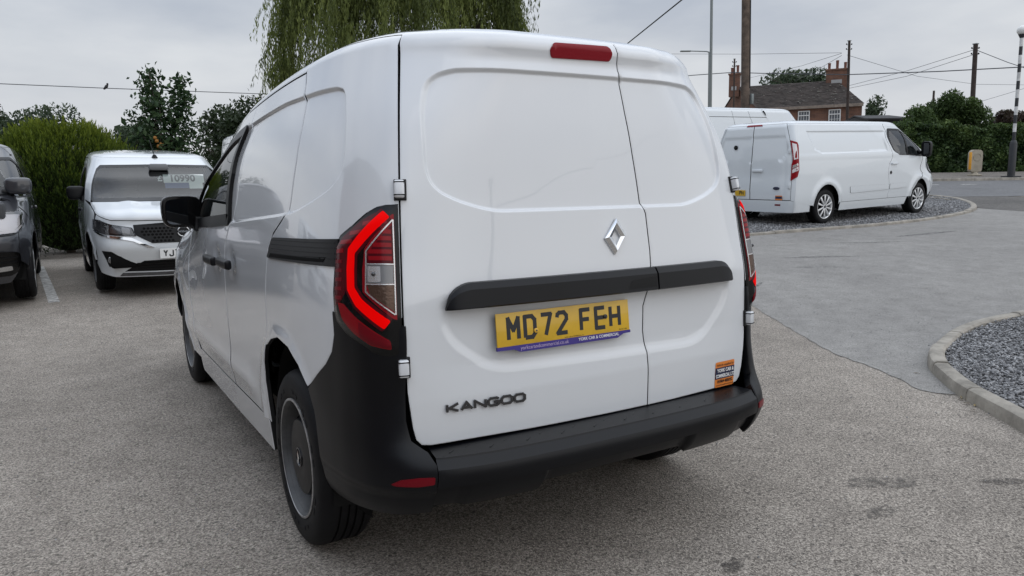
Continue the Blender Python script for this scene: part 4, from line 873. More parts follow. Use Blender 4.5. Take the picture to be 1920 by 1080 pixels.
M['kerb'] = mat('kerb_concrete', (.30, .275, .235), .9, bump=(60, .5, .006), var=(6, .35))
M['line'] = mat('worn_white_line', (.52, .52, .50), .85, var=(14, .45, (.20, .19, .18)))
M['gravel'] = leaf_mat('slate_chippings', [(.13, .13, .135), (.23, .23, .235), (.33, .33, .333), (.46, .46, .46)], .85, 0)
M['gravel_bed'] = mat('gravel_bed', (.15, .15, .15), .95, bump=(70, 1, .02), var=(55, .5))
M['stain'] = mat('oil_stain', (.065, .058, .052), .75, var=(18, .4), bump=(80, .6, .006))

M['straw'] = mat('dry_leaf', (.42, .33, .17), .8)
Dl = np.concatenate([[-900, -300, -100, -40, -20], np.arange(-10, 42, .5), [46, 52, 60, 75, 100, 160, 300, 600, 1100]])
ll = np.concatenate([[-900, -300, -100, -50, -30], np.arange(-18, 24, .5), [28, 36, 50, 80, 130, 300, 900]])
DD, LL = np.meshgrid(Dl, ll, indexing='ij'); XY = C2+DD[..., None]*FH+LL[..., None]*RH; ZZ = terr(XY[..., 0], XY[..., 1]); nD, nL = DD.shape
kind(obj('ground', np.c_[XY.reshape(-1, 2), ZZ.ravel()], [(i*nL+j, i*nL+j+1, (i+1)*nL+j+1, (i+1)*nL+j) for i in range(nD-1) for j in range(nL-1)], 'lot'), 'structure')
SEAM = [(8.6, 9.2), (6.9, 6.4), (5.6, 4.45), (4.46, 2.59), (3.83, 1.52), (3.45, .92), (3.27, .50), (3.10, .13), (2.98, -.06), (3.06, -.24), (3.2, -.30)]
_s = np.array(SEAM); _L = np.r_[0, np.cumsum(np.hypot(*np.diff(_s, axis=0).T))]; _q = cspline(_L, _s)(np.linspace(0, _L[-1], 130)); _q += np.cumsum(RNG.normal(0, .004, _q.shape), 0)*.35+RNG.normal(0, .006, _q.shape); SEAM = [tuple(p) for p in _q]
sheet('driveway', SEAM+[(4.4, -.5), (9, -3), (20.5, -3.0), (20.2, 1.0), (16.75, 5.0), (16.63, 5.71), (16.69, 6.4), (16.9, 7.6), (14, 9.0)], 'drive', .004, .5)
sheet('crossing_apron', [(16.63, 5.71), (16.69, 6.55), (17.6, 8.2), (21.2, 11.2), (21.0, 8.7), (21.1, 7.8), (21.4, 6.2), (22.3, 3.2), (20.2, 1.0), (16.75, 5.0)], 'apron', .008, .5)
rn = [tuple(site(D, l)) for D, l in [(21.2, -1), (21.2, 8), (20.9, 14), (20.6, 16), (20.0, 40), (20.0, 60)]]; rf_ = [tuple(site(27.55, l)) for l in (60, 40, 20, 14, 0, -1)]
sheet('road', rn+rf_, 'road', .012, .6)
def flat_strip(name, D0, D1, l0, l1, m, dz): return sheet(name, [tuple(site(D0, l0)), tuple(site(D1, l0)), tuple(site(D1, l1)), tuple(site(D0, l1))], m, dz, .5)
flat_strip('pavement', 27.7, 31.2, -1, 60, 'paving', .10)
for l0, l1 in ((5.6, 8.6), (11.9, 14.65), (15.4, 15.95), (17.75, 20.7), (23.6, 26.6)): flat_strip('road_marking', 25.6, 25.78, l0, l1, 'line', .017)
flat_strip('road_marking', 23.6, 23.75, 17.6, 22, 'line', .017)
sheet('bay_line', [(-1.985, 11.5), (-1.885, 11.5), (-1.655, 7.12), (-1.765, 7.12)], 'line', .004, .25)
sheet('bay_line', [(.62, 11.5), (.72, 11.5), (.86, 7.1), (.76, 7.1)], 'line', .004, .25)
def blob(cx, cy, rx, ry, rot, seed, n=40):
    r = np.random.default_rng(seed); t = np.linspace(0, 2*np.pi, n, endpoint=False); k = 1+sum(r.normal(0, .16/(j**.6))*np.cos(j*t+r.uniform(0, 6)) for j in range(2, 9))
    x, y = rx*k*np.cos(t), ry*k*np.sin(t); c, s = math.cos(rot), math.sin(rot); return [(cx+a*c-b*s, cy+a*s+b*c) for a, b in zip(x, y)]
def stain_mat(name, col, cover):
    m = mat(name, col, .8); nt = m.node_tree; b = nt.nodes['Principled BSDF']; tc = nt.nodes.new('ShaderNodeTexCoord'); n = nt.nodes.new('ShaderNodeTexNoise'); n.inputs['Scale'].default_value = 26; n.inputs['Detail'].default_value = 8; n.inputs['Roughness'].default_value = .75
    nt.links.new(tc.outputs['Object'], n.inputs['Vector']); r = nt.nodes.new('ShaderNodeMapRange'); r.inputs[1].default_value = .42; r.inputs[2].default_value = .60; r.inputs[3].default_value = 0; r.inputs[4].default_value = cover; nt.links.new(n.outputs['Fac'], r.inputs[0]); nt.links.new(r.outputs[0], b.inputs['Alpha']); return m
M['stain'] = stain_mat('oil_stain', (.05, .044, .04), .75); M['stain_soft'] = stain_mat('damp_stain', (.085, .078, .07), .55); M['scuff'] = stain_mat('tyre_scuff', (.06, .06, .06), .6)
for i, (x, y, rx, ry, rot, mm) in enumerate([(.335, -.985, .055, .035, .5, 'stain'), (1.86, -1.10, .10, .035, -.5, 'stain'), (1.42, -.83, .17, .06, -.45, 'stain_soft'), (1.15, -1.0, .08, .04, .2, 'stain_soft'), (7.6, 4.1, .5, .05, -.5, 'scuff'), (6.8, 3.6, .34, .02, -.55, 'scuff'), (9.5, 4.6, .7, .035, -.45, 'scuff'), (11.2, 4.7, .8, .06, -.1, 'scuff'), (5.2, 3.2, .3, .03, .4, 'scuff')]):
    sheet('oil_stain' if 'stain' in mm else 'tyre_scuff', blob(x, y, rx, ry, rot, i), mm, .008 if x > 4 else .004, .12)

# ------------------------------------------------------------------ kerbs and gravel
def smooth_path(P, n):
    P = np.array(P, float); L = np.r_[0, np.cumsum(np.hypot(*np.diff(P, axis=0).T))]; f = cspline(L, P); u = np.linspace(0, L[-1], n); Q = f(u); return Q
def kerb_row(root, path, width, height, length, m='kerb', side=1, base=None):
    """separate kerb stones laid along a plan path (outer edge); side=+1 puts the body left of the path"""
    P = smooth_path(path, 600); L = np.r_[0, np.cumsum(np.hypot(*np.diff(P, axis=0).T))]; n = max(1, int(round(L[-1]/length))); r = np.random.default_rng(3)
    for k in range(n):
        s0, s1 = L[-1]*k/n+.004, L[-1]*(k+1)/n-.004; ss = np.linspace(s0, s1, max(3, int((s1-s0)/.07)+2)); ctr = np.c_[np.interp(ss, L, P[:, 0]), np.interp(ss, L, P[:, 1])]
        t = np.gradient(ctr, axis=0); t /= np.hypot(*t.T)[:, None]; nn = np.c_[-t[:, 1], t[:, 0]]*side; dz = r.normal(0, .003); V, F = [], []; b = .016
        prof = [(0, -.25), (0.004, height-.035), (.012, height-.010), (.030, height), (width-b, height), (width, height-b), (width, -.25)]
        for c, q in zip(ctr, nn):
            for d, z in prof: p = c+q*d; V.append((p[0], p[1], float(terr(*c))+z+(dz if z > 0 else 0)))
        m_ = len(prof)
        for i in range(len(ss)-1):
            for j in range(m_-1): F.append((i*m_+j, (i+1)*m_+j, (i+1)*m_+j+1, i*m_+j+1) if side < 0 else (i*m_+j, i*m_+j+1, (i+1)*m_+j+1, (i+1)*m_+j))
        F.append(tuple(range(m_)) if side < 0 else tuple(range(m_))[::-1]); F.append(tuple((len(ss)-1)*m_+j for j in range(m_))[::-1] if side < 0 else tuple((len(ss)-1)*m_+j for j in range(m_)))
        obj('kerb_stone', V, F, m, root, sharp=35)
def stones(name, pts, size, m, seed, label=None):
    r = np.random.default_rng(seed); n = len(pts); base = np.array([(1, 0, 0), (-1, 0, 0), (0, 1, 0), (0, -1, 0), (0, 0, 1), (0, 0, -1)], float)
    S = size*np.exp(r.normal(0, .35, (n, 1, 3)))*np.array((1, .75, .5)); V = base[None]*S+r.normal(0, size*.12, (n, 6, 3))
    a = r.uniform(0, 6.28, n); b = r.normal(0, .5, n); ca, sa, cb, sb = np.cos(a), np.sin(a), np.cos(b), np.sin(b)
    X = V[..., 0]*ca[:, None]-V[..., 1]*sa[:, None]; Y = V[..., 0]*sa[:, None]+V[..., 1]*ca[:, None]; Z = V[..., 2]; X2 = X*cb[:, None]+Z*sb[:, None]; Z2 = -X*sb[:, None]+Z*cb[:, None]
    W_ = np.stack([X2, Y, Z2], -1)+np.asarray(pts)[:, None]
    tri = np.array([(0, 2, 4), (2, 1, 4), (1, 3, 4), (3, 0, 4), (2, 0, 5), (1, 2, 5), (3, 1, 5), (0, 3, 5)]); F = (np.arange(n)[:, None, None]*6+tri[None]).reshape(-1, 3)
    o = raw_mesh(name, W_.reshape(-1, 3), F, m); at = o.data.attributes.new('rnd', 'FLOAT', 'POINT'); at.data.foreach_set('value', np.repeat(np.clip(r.beta(1.6, 2.2, n), 0, 1), 6).astype(np.float32)); return o
def raw_mesh(name, V, F, m, parent=None, smooth=False):
    me = bpy.data.meshes.new(name); V = np.asarray(V, np.float32); F = np.asarray(F, np.int32); k = F.shape[1]
    me.vertices.add(len(V)); me.vertices.foreach_set('co', V.ravel()); me.loops.add(F.size); me.loops.foreach_set('vertex_index', F.ravel()); me.polygons.add(len(F)); me.polygons.foreach_set('loop_start', np.arange(0, F.size, k, dtype=np.int32)); me.polygons.foreach_set('loop_total', np.full(len(F), k, np.int32))
    me.update(calc_edges=True); me.materials.append(M[m] if isinstance(m, str) else m)
    if smooth: me.polygons.foreach_set('use_smooth', [True]*len(F))
    return link(bpy.data.objects.new(name, me), parent)
ISL = [(9.5, -.30), (8.0, .30), (6.9, .60), (5.95, .78), (5.35, .80), (4.75, .70), (4.20, .52), (3.76, .34), (3.50, .18), (3.25, -.04), (3.03, -.26), (2.87, -.47), (2.72, -.68), (2.55, -.90), (2.2, -1.35), (1.8, -1.9)]
isl = thing('kerb', 'curved concrete kerb edging the slate chippings at the right edge', 'kerb', (0, 0, 0)); kerb_row(isl, ISL, .108, .080, .62, side=1)
pin = smooth_path(ISL, 200); tt = np.gradient(pin, axis=0); tt /= np.hypot(*tt.T)[:, None]; inn = pin+np.c_[-tt[:, 1], tt[:, 0]]*.104
bed = [tuple(p) for p in inn[::4]]+[(6, -4.5), (10, -3)]
sheet('gravel_bed', bed, 'gravel_bed', .035, .4)
r = np.random.default_rng(5); g = r.uniform((1.8, -2.6), (8.5, .9), (95000, 2)); near = np.exp(-np.hypot(g[:, 0]-3.2, g[:, 1]+.6)/3.2); g = g[inside(np.array(bed), g) & (r.uniform(0, 1, len(g)) < near*1.25)]
o = stones('slate_chippings', np.c_[g, terr(g[:, 0], g[:, 1])+.036+r.uniform(0, .022, len(g))], .0125, 'gravel', 5); kind(o, 'stuff'); o['label'] = 'grey slate chippings inside the curved kerb at right'
GR = [(7.4, 6.6), (8.6, 6.29), (9.35, 6.19), (10.25, 6.06), (11.38, 5.9), (12.95, 5.87), (14.58, 6.04), (15.93, 6.40), (16.9, 6.85), (17.75, 7.35), (18.6, 8.0), (19.3, 8.7), (19.6, 9.4), (19.3, 10.2), (18.4, 10.9), (17.0, 11.8)]
gk = thing('kerb', 'low kerb curving round the gravel under the long white van', 'kerb'); kerb_row(gk, GR, .13, .055, .9, side=1)
pin = smooth_path(GR, 160); tt = np.gradient(pin, axis=0); tt /= np.hypot(*tt.T)[:, None]; inn = pin+np.c_[-tt[:, 1], tt[:, 0]]*.125
bed2 = [tuple(p) for p in inn[::4]]+[(12, 15), (8, 12)]; sheet('gravel_bed', bed2, 'gravel_bed', .02, .5)
g = r.uniform((7.4, 5.9), (19.6, 11.5), (60000, 2)); g = g[inside(np.array(bed2), g) & (r.uniform(0, 1, len(g)) < np.where(g[:, 1] < 8.2, .75, .3))]
o = stones('gravel', np.c_[g, terr(g[:, 0], g[:, 1])+.022+r.uniform(0, .012, len(g))], .019, 'gravel', 6); kind(o, 'stuff'); o['label'] = 'grey gravel under the long white van'
ek = thing('kerb', 'thin concrete edging between gravel and the dark path by the road', 'kerb'); kerb_row(ek, [(18.45, 8.3), (18.9, 9.0), (19.2, 9.6)], .06, .05, .9)
fk = thing('kerb', 'straight far kerb along the road under the striped beacon', 'kerb'); kerb_row(fk, [tuple(site(27.55, l)) for l in np.linspace(4, 30, 27)], .14, .115, .915, side=1)
# dry leaves at the foot of the near kerb
for i, (x, y, a) in enumerate([(2.965, -.33, .5), (2.93, -.36, 1.2), (2.90, -.42, 2.4), (2.86, -.455, .2), (3.32, .13, 1.9), (2.80, -.50, 2.9)]):
    V = [(0, 0, .004), (.022, .007, .010), (.048, 0, .006), (.022, -.007, .004)]; c, s = math.cos(a), math.sin(a)
    tag(obj('dry_leaf', [(x+p*c-q*s, y+p*s+q*c, float(terr(x, y))+.004+z) for p, q, z in V], [(0, 1, 2, 3)], 'straw'), 'pale dry leaf lying in the gutter by the near kerb', 'leaf', 'dry leaves in the gutter') if 'straw' in M else None

g = r.uniform((-6, -3), (9, 8), (5200, 2)); g = g[(np.abs(g[:, 0]) > 1.0) | (g[:, 1] < -.9)]
o = stones('loose_grit', np.c_[g, terr(g[:, 0], g[:, 1])+.009], .0042, 'gravel', 8); kind(o, 'stuff'); o['label'] = 'loose grit scattered over the tarmac'

# ------------------------------------------------------------------ the twin of the foreground van, parked facing it
def char_set():
    return {'Y': [[(0, 1), (.5, .5), (1, 1)], [(.5, .5), (.5, 0)]], 'J': [[(1, 1), (1, .15), (.8, 0), (.2, 0), (0, .15), (0, .3)]], '7': [[(0, 1), (1, 1), (.42, 0)]],
            'P': [[(0, 0), (0, 1), (1, 1), (1, .48), (0, .48)]], 'H': [[(0, 0), (0, 1)], [(1, 0), (1, 1)], [(0, .5), (1, .5)]]}
def build_twin():
    B = KAN; U = B.umax
    root = thing('panel_van', 'white compact van facing the camera with a price card in its windscreen', 'van', (-.455, 10.36, .083), rot=(rad(.3), 0, rad(181.3)))
    inner_shell(root, B); roof_and_glass(root, B, 'paint2'); rear_doors(root, B, 'paint2', res=.06)
    for s in (-1, 1): side_panels(root, B, s, 'paint2', res=.05)
    def mir(pts): return pts+[(2*U-u, v) for u, v in pts[::-1]]
    panel('windscreen', B, mir([(U-.01, 1.10), (4.45, 1.095), (4.36, 1.12), (4.34, 1.30), (4.38, 1.50), (4.42, 1.60), (4.56, 1.655), (U-.01, 1.675)]), 'screen_glass', root, off=-.004, gap=.0, res=.06, depth=.004)
    panel('windscreen_border', B, mir([(U-.01, 1.07), (4.42, 1.07), (4.31, 1.09), (4.29, 1.30), (4.34, 1.55), (4.37, 1.63), (4.52, 1.685), (U-.01, 1.705)]), 'trim', root, off=-.002, gap=.001, res=.06, depth=.01, holes=[np.array(mir([(U-.005, 1.115), (4.47, 1.112), (4.40, 1.135), (4.385, 1.30), (4.42, 1.50), (4.46, 1.59), (4.58, 1.645), (U-.005, 1.662)]))])
    panel('roof_header', B, mir([(U-.01, 1.705), (4.52, 1.685), (4.37, 1.63), (4.36, 1.60), (4.41, 1.797), (U-.01, 1.797)]), 'paint2', root, res=.05, gap=0)
    panel('bonnet', B, mir([(U-.01, .845), (4.98, .862), (4.62, .93), (4.32, 1.025), (4.27, 1.062), (4.42, 1.068), (U-.01, 1.068)]), 'paint2', root, res=.04, gap=.003, relief=lambda u, v: .012*sstep(np.abs(np.abs(u-U)-.50), .14, .0))
    def fr(u, v):
        d = np.abs(np.asarray(u)-U); return .030*np.exp(-((v-.56)/.09)**2)*sstep(d, 1.15, .7)-.010*np.exp(-((v-.33)/.06)**2)*(d < .62)
    bpr = panel('front_bumper', B, mir([(U-.01, .20), (4.95, .21), (4.66, .25), (4.54, .36), (4.61, .42), (4.61, .84), (4.64, .925), (4.98, .858), (U-.01, .842)]), 'paint2', root, res=.035, gap=.002, relief=fr)
    for s in (-1, 1):
        def two(pts): return [(u, v) for u, v in pts]
        hl = panel('headlamp', B, [(4.60, .875), (4.63, .765), (4.78, .725), (5.02, .695), (5.25, .680), (5.21, .775), (5.0, .815), (4.78, .865)], 'headlamp_black', root, sgn=s, off=.012, gap=0, res=.03, corner=.012, relief=fr, depth=.03)
        for k, (a, b) in enumerate(((4.86, 4.97), (4.99, 5.10), (5.11, 5.19))): panel('headlamp_cell', B, [(a, .72), (b, .705), (b, .765), (a, .785)], 'cell', hl, sgn=s, off=.017, gap=0, res=.03, corner=.01, relief=fr, depth=.004)
        panel('running_light', B, [(4.66, .855), (4.69, .79), (4.73, .785), (4.72, .85)], 'silver', hl, sgn=s, off=.016, gap=0, res=.03, relief=fr, depth=.004)
        panel('headlamp_lens', B, [(4.61, .87), (4.64, .77), (4.79, .73), (5.03, .70), (5.24, .685), (5.20, .77), (5.0, .81), (4.78, .86)], 'lens', hl, sgn=s, off=.026, gap=0, res=.03, corner=.012, relief=fr, depth=.012)
        panel('chrome_strip', B, [(4.64, .757), (4.80, .715), (5.05, .683), (5.20, .666), (5.32, .60), (5.42, .555), (5.36, .555), (5.22, .625), (5.12, .648), (4.80, .698), (4.65, .738)], 'chrome', root, sgn=s, off=.016, gap=0, res=.03, relief=fr)
        panel('fog_recess', B, [(4.80, .52), (4.98, .515), (5.06, .455), (4.97, .33), (4.88, .33)], 'trim', bpr, sgn=s, off=.002, gap=0, res=.03, corner=.015, relief=fr, depth=.01)
        lathe_on(B, (4.94*s, .42), 'fog_lamp', bpr, .035, .02)
    gr = panel('grille', B, mir([(U-.01, .835), (5.22, .805), (5.235, .695), (5.40, .60), (U-.01, .600)]), 'trim', root, off=.010, gap=0, res=.04, relief=fr)
    for j in range(5):
        for i in range(22):
            u = 5.29+(2*(U-5.29))*((i+.5*(j % 2))/21.5); v = .625+.034*j
            if abs(u-U) < .10 or abs(u-U) > .43-.10*(v < .66): continue
            panel('grille_cell', B, [(u-.016, v), (u-.008, v+.011), (u+.008, v+.011), (u+.016, v), (u+.008, v-.011), (u-.008, v-.011)], 'dark', gr, off=.016, gap=0, res=.06, relief=fr, depth=.008, edge=.004)
    # round emblem
    c = B.P(U, .712)+B.N(U, .712)*.048; mw = frame_mw(c, (-1, 0, 0), (0, 0, 1)); e = bpy.data.objects.new('ring_emblem', None); link(e, root)
    for a0, a1 in ((.22, math.pi-.22), (math.pi+.22, 2*math.pi-.22)):
        pts = [mw @ Vector((.062*math.cos(a), .055*math.sin(a), 0)) for a in np.linspace(a0, a1, 18)]; tube('emblem_arc', pts, .006, 'chrome', e, n=8)
    text_mesh('emblem_letters', 'NISSAN', .030, 'chrome', e, mw, .003, sx=1.08, bold=.0006)
    panel('lower_grille', B, mir([(U-.01, .40), (5.30, .395), (5.08, .275), (U-.01, .265)]), 'trim', bpr, off=.004, gap=0, res=.04, corner=.0, relief=fr)
    for z in (.30, .33, .36): panel('grille_slat', B, mir([(U-.01, z), (5.22, z), (5.22, z+.010), (U-.01, z+.010)]), 'gloss_black', bpr, off=.012, gap=0, res=.08, relief=fr, depth=.008)
    panel('skid_strip', B, mir([(U-.01, .215), (5.02, .225), (5.06, .262), (U-.01, .252)]), 'rim', bpr, off=.008, gap=0, res=.06, relief=fr)
    # number plate; only its first three characters are in view
    p = B.P(U, .475); mwp = frame_mw((0, p[1]+.038, .475), (-1, 0, 0), (0, 0, 1)); pl = bpy.data.objects.new('number_plate', None); link(pl, root)
    bm = bmesh.new(); box_bm(bm, (0, 0, 0), (.52, .111, .008), .002); bm.transform(mwp); bmobj('plate_sheet', bm, 'plate_w', pl)
    plate_letters(pl, 'YJ7', char_set(), mwp, -.225, .060)
    # price card behind the glass
    cw = B.P(U, 1.50); mwc = frame_mw((-.26, 2.17, 1.345), (-1, 0, 0), (0, -.45, .89)); pc = bpy.data.objects.new('price_card', None); link(pc, root)
    def slab(n, x, y, w, h, m, z=0): bm = bmesh.new(); box_bm(bm, (x, y, z), (w, h, .002)); bm.transform(mwc); return bmobj(n, bm, m, pc)
    slab('card', .02, .0, .50, .125, 'card_white'); slab('card_strip', -.02, -.10, .40, .08, 'card_blue'); slab('card_panel', .16, -.10, .17, .10, 'card_white', .002)
    text_mesh('print', '10990', .135, 'card_ink', pc, mwc @ Matrix.Translation((.0, .0, .003)), .001, sx=.95, bold=.004)
    text_mesh('print', '£', .115, 'card_white', pc, mwc @ Matrix.Translation((-.275, .0, .003)), .001, bold=.002)
    box('mirror_pod', (0, 2.02, 1.50), (.24, .08, .09), 'pod', root, bev=.03)
    for s in (-1, 1): wing_mirror(root, B, s, m='trim')
    # aerial
    ap_ = B.P(U, 1.815); lathe('aerial_foot', [(.0, .035), (.018, .032), (.042, -.01)], 'trim', root, n=16, axis='z', loc=tuple(ap_)); tube('aerial', [(ap_[0], ap_[1], ap_[2]+.02), (ap_[0]+.03, ap_[1]-.16, ap_[2]+.24)], [.007, .004], 'trim', root, n=6)
    for y in (0, 2.716):
        for s in (-1, 1): wheel(root, s*.876, y, .322, s, fine=False)
    box('rear_bumper', (0, -.74, .40), (1.7, .14, .26), 'plastic', root, bev=.05)
    return root
def lathe_on(B, uv, name, parent, r, off, m='silver'):
    p = Vector(B.P(*uv))+Vector(B.N(*uv))*off; o = lathe(name, [(r, -.01), (r, 0), (r*.8, .006), (0, .008)], m, parent, n=20, axis='z'); n = Vector(B.N(*uv)); o.data.transform(frame_mw(p, Vector((-n.y, n.x, 0)), (0, 0, 1))); return o
M['pod'] = mat('sensor_pod', (.16, .165, .17), .6)
M['cell'] = mat('headlamp_cell', (.22, .22, .23), .25, metal=.7)
M['headlamp_black'] = mat('headlamp_inner', (.03, .032, .035), .25, metal=.4)
M['card_white'] = mat('card_white', (.88, .92, .90), .6); M['card_blue'] = mat('card_blue', (.10, .14, .30), .6); M['card_ink'] = mat('card_ink', (.02, .035, .035), .6)
M['screen_glass'] = glass_mat('windscreen_glass', (.62, .66, .64), alpha=0)

# ------------------------------------------------------------------ long van, side on, on the gravel
def mk_body(w, h, yr, yf, belt, hood, yscr0, yscr1, taper=.06, top_in=.15, corner=.10, roof=.11, ztop=None):
    """generic van surface: w half width, h height, yr rear, yf front, belt/hood heights, windscreen foot/top y"""
    zt = h-roof
    def con(wx, y0, y1, rc, fc):
        return [(0, y0-.012), (wx*.4, y0-.006), (wx*.75, y0+.008), (wx-rc*.9, y0+.025), (wx-rc*.45, y0+.05), (wx-rc*.18, y0+rc*.6), (wx-.012, y0+rc*1.5), (wx, y0+rc*3+.2), (wx, y0+.28*(y1-y0)), (wx, y0+.43*(y1-y0)), (wx, y0+.58*(y1-y0)), (wx-.004, max(y1-1.2, y0+.66*(y1-y0))), (wx-.02, y1-fc*1.6), (wx-.07, y1-fc*.85), (wx-.19, y1-fc*.38), (wx-.42, y1-fc*.10), (wx*.28, y1-.01), (0, y1)]
    return Body([.22, .5, .8, hood-.12, belt, .5*(belt+zt), zt], [con(w-.05, yr+.03, yf-.12, corner, .55), con(w-.008, yr, yf, corner, .55), con(w, yr+.005, yf-.02, corner, .55), con(w, yr+.015, yf-.16, corner, .6), con(w-.012, yr+.02, yscr0, corner, .5), con(w-.065, yr+.045, .5*(yscr0+yscr1), corner+.02, .45), con(w-top_in, yr+.085, yscr1, corner+.05, .42)],
                [(zt, zt, 0), (zt+.05, zt+.045, .035), (zt+.11, zt+.075, .09), (zt+.22, zt+.095, .20), (zt+.5, zt+.107, .48), (zt+w-top_in, h, w-top_in-.001)])
def generic_van(root, B, paint, spec, fine=False):
    """panels common to the far vans; spec gives side positions along y"""
    U = B.umax; uy = lambda y: float(B.uy(y, 2)); ud = float(np.interp(B.F[2][:, 0].max()-.085, B.F[2][:600, 0], B.uu[:600])); zt = B.vr; res = .045 if fine else .08; yz = lambda L: [(B.uyz(y, z), z) for y, z in L]
    def mir(pts): return pts+[(2*U-u, v) for u, v in pts[::-1]]
    ra, fa, wr = spec['rear_axle'], spec['front_axle'], spec['wheel_r']
    def arch(y, n=15, top=True): return [(B.uyz(y+(wr+.06)*math.cos(a), wr+.02+(wr+.07)*math.sin(a)), wr+.02+(wr+.07)*math.sin(a)) for a in np.linspace(math.pi, 0, n)]
    emb = spec.get('emb')
    def rel(u, v):
        a = np.abs(u); r = 0*a
        if emb: r = r-.014*sstep(sdist(emb, a, v), -.01, .02)
        for y in (ra, fa): d = np.hypot(a-uy(y), v-wr-.02); r = r+.022*np.exp(-((d-wr-.11)/.055)**2)*(v > .3)
        if 'crease' in spec: r = r+.010*np.exp(-((v-spec['crease'])/.03)**2)
        return r
    bt = spec['sill']; us = np.linspace(-U, U, 160); vs = np.concatenate([np.linspace(zt+.045, zt+.22, 8), np.linspace(zt+.28, B.vmax-.01, 8)])
    grid_patch('roof', B, us, vs, paint, root)
    y1, y2 = spec['door']                       # front door rear edge / front edge
    for s in (-1, 1):
        side = [(ud, zt+.045), (B.uyz(y1, zt), zt+.045)]+yz([(y1, zt-.1), (y1, 1.5), (y1, 1.1), (y1, .8), (y1, bt), (ra+wr+.08, bt)])+arch(ra)[::-1]+yz([(ra-wr-.08, bt-.02)])+[(ud, bt-.02)]
        panel('side_panel', B, side, paint, root, sgn=s, res=res, relief=rel, gap=.003, feat=[(emb, OFFS)] if emb and fine else ())
        win = round_poly(yz(spec['win']), .03); win = win if area2(win) > 0 else win[::-1]
        ap = yz(spec['apillar'])+[(B.uyz(spec['atop'], zt), zt+.045)]; dr = [(B.uyz(y1, zt), zt+.045)]+yz([(y1, zt-.1), (y1, 1.5), (y1, 1.1), (y1, .8), (y1, bt), (y2-.42, bt), (y2-.40, .52), (y2-.2, .72), (y2, .88), (y2, spec['belt']-.02)])+ap
        d = panel('front_door', B, dr, paint, root, sgn=s, res=res, relief=rel, gap=.003, holes=[win])
        panel('window_glass', B, offset(win, -.004), 'glass', d, sgn=s, off=-.004, res=.1, depth=.004, gap=0)
        panel('window_seal', B, offset(win, -.02), 'trim', d, sgn=s, off=.003, res=.1, gap=0, holes=[offset(win, .018)], depth=.01)
        if 'quarter' in spec: panel('window_bar', B, yz(spec['quarter']), 'trim', d, sgn=s, off=.004, res=.08, gap=0, depth=.008)
        hu = s*B.uyz(y1+.17, spec['handle']); p = B.P(hu, spec['handle']); n = B.N(hu, spec['handle']); bm = bmesh.new(); box_bm(bm, (0, 0, 0), (.22, .035, .03), .012); bm.transform(frame_mw(p+n*.022, (0, 1, 0), (0, 0, 1))); bmobj('door_handle', bm, spec.get('handle_m', paint), d, sharp=40)
        fen = yz([(y2-.41, bt), (fa-wr-.07, bt)])+arch(fa)+[(B.uyz(fa+wr+.07, bt), bt), (max(B.uyz(fa+wr+.2, .8), U-.92), bt+.08), (U-.92, .85), (U-.93, spec['hood'])]+[(U-.95, spec['belt']-.01)]+yz([(y2+.01, spec['belt']-.015), (y2+.01, .88), (y2-.19, .72), (y2-.39, .52)])
        panel('fender', B, fen, paint, root, sgn=s, res=res, relief=rel, gap=.003)
        panel('sill', B, [(uy(ra+wr+.12), .24), (uy(ra+wr+.12), bt), (uy(fa-wr-.12), bt), (uy(fa-wr-.12), .24)], paint if spec.get('sill_paint', True) else 'plastic', root, sgn=s, res=.1, off=.004)
        panel('windscreen_pillar', B, yz([(y2+.005, spec['belt']-.012)])+[(u+.004, v) for u, v in ap]+[(U-.60, zt+.046), (U-.74, zt-.1), (U-.78, spec['belt']+.3), (U-.93, spec['belt']-.008)], paint, root, sgn=s, res=.08, gap=0, off=-.002)
    panel('windscreen', B, mir([(U-.01, spec['belt']+.02), (U-.92, spec['belt']+.01), (U-.77, spec['belt']+.3), (U-.73, zt-.1), (U-.60, zt+.02), (U-.01, zt+.02)]), 'screen_glass', root, res=.1, gap=0, depth=.006)
    panel('bonnet', B, mir([(U-.01, spec['hood']), (U-.925, spec['hood']), (U-.945, spec['belt']-.005), (U-.01, spec['belt']-.0)]), paint, root, res=.06, gap=.003)
    panel('front_bumper', B, mir([(U-.01, .22), (U-.8, .24), (U-.90, .36), (U-.915, .48), (U-.915, spec['hood']-.01), (U-.01, spec['hood']-.01)]), paint, root, res=.08, gap=.003)
    # rear
    for s in (-1, 1):
        dp = panel('rear_door', B, [(.004, .50), (ud, .50), (ud, zt+.045), (.004, zt+.045)], paint, root, sgn=s, res=.05, gap=.004, relief=spec.get('rear_rel'))
        spec['_door%d' % s] = dp
    rb = panel('rear_bumper', B, [(-uy(ra-wr-.19), .27), (uy(ra-wr-.19), .27), (uy(ra-wr-.19), bt-.02), (ud, .495), (-ud, .495), (-uy(ra-wr-.19), bt-.02)], spec.get('bumper_m', paint), root, res=.08, off=.03, gap=0, depth=.05, edge=.012)
    # darkness inside
    us = np.linspace(-U, U, 120); vs = np.linspace(.26, zt, 30)
    grid_patch('inner_shell', B, us, vs, 'dark', root, off=-.03, normals=False, keep=lambda u, v: not (min(abs(abs(u)-uy(ra)), abs(abs(u)-uy(fa))) < wr+.12 and v < 2*wr+.14) and not (v > spec['belt']-.05 and abs(u) > B.uyz(y1, max(v, .5))-.05))
    L0 = float(B.F[2][:, 1].min()); L1 = float(B.F[2][:, 1].max()); w = float(B.F[2][:, 0].max())
    box('underbody', (0, .5*(L0+L1), .42), (1.5*w, (L1-L0)*.86, .2), 'dark', root); box('bulkhead', (0, y1-.03, zt*.5+.2), (w*1.6, .04, zt-.5), 'cabin', root)
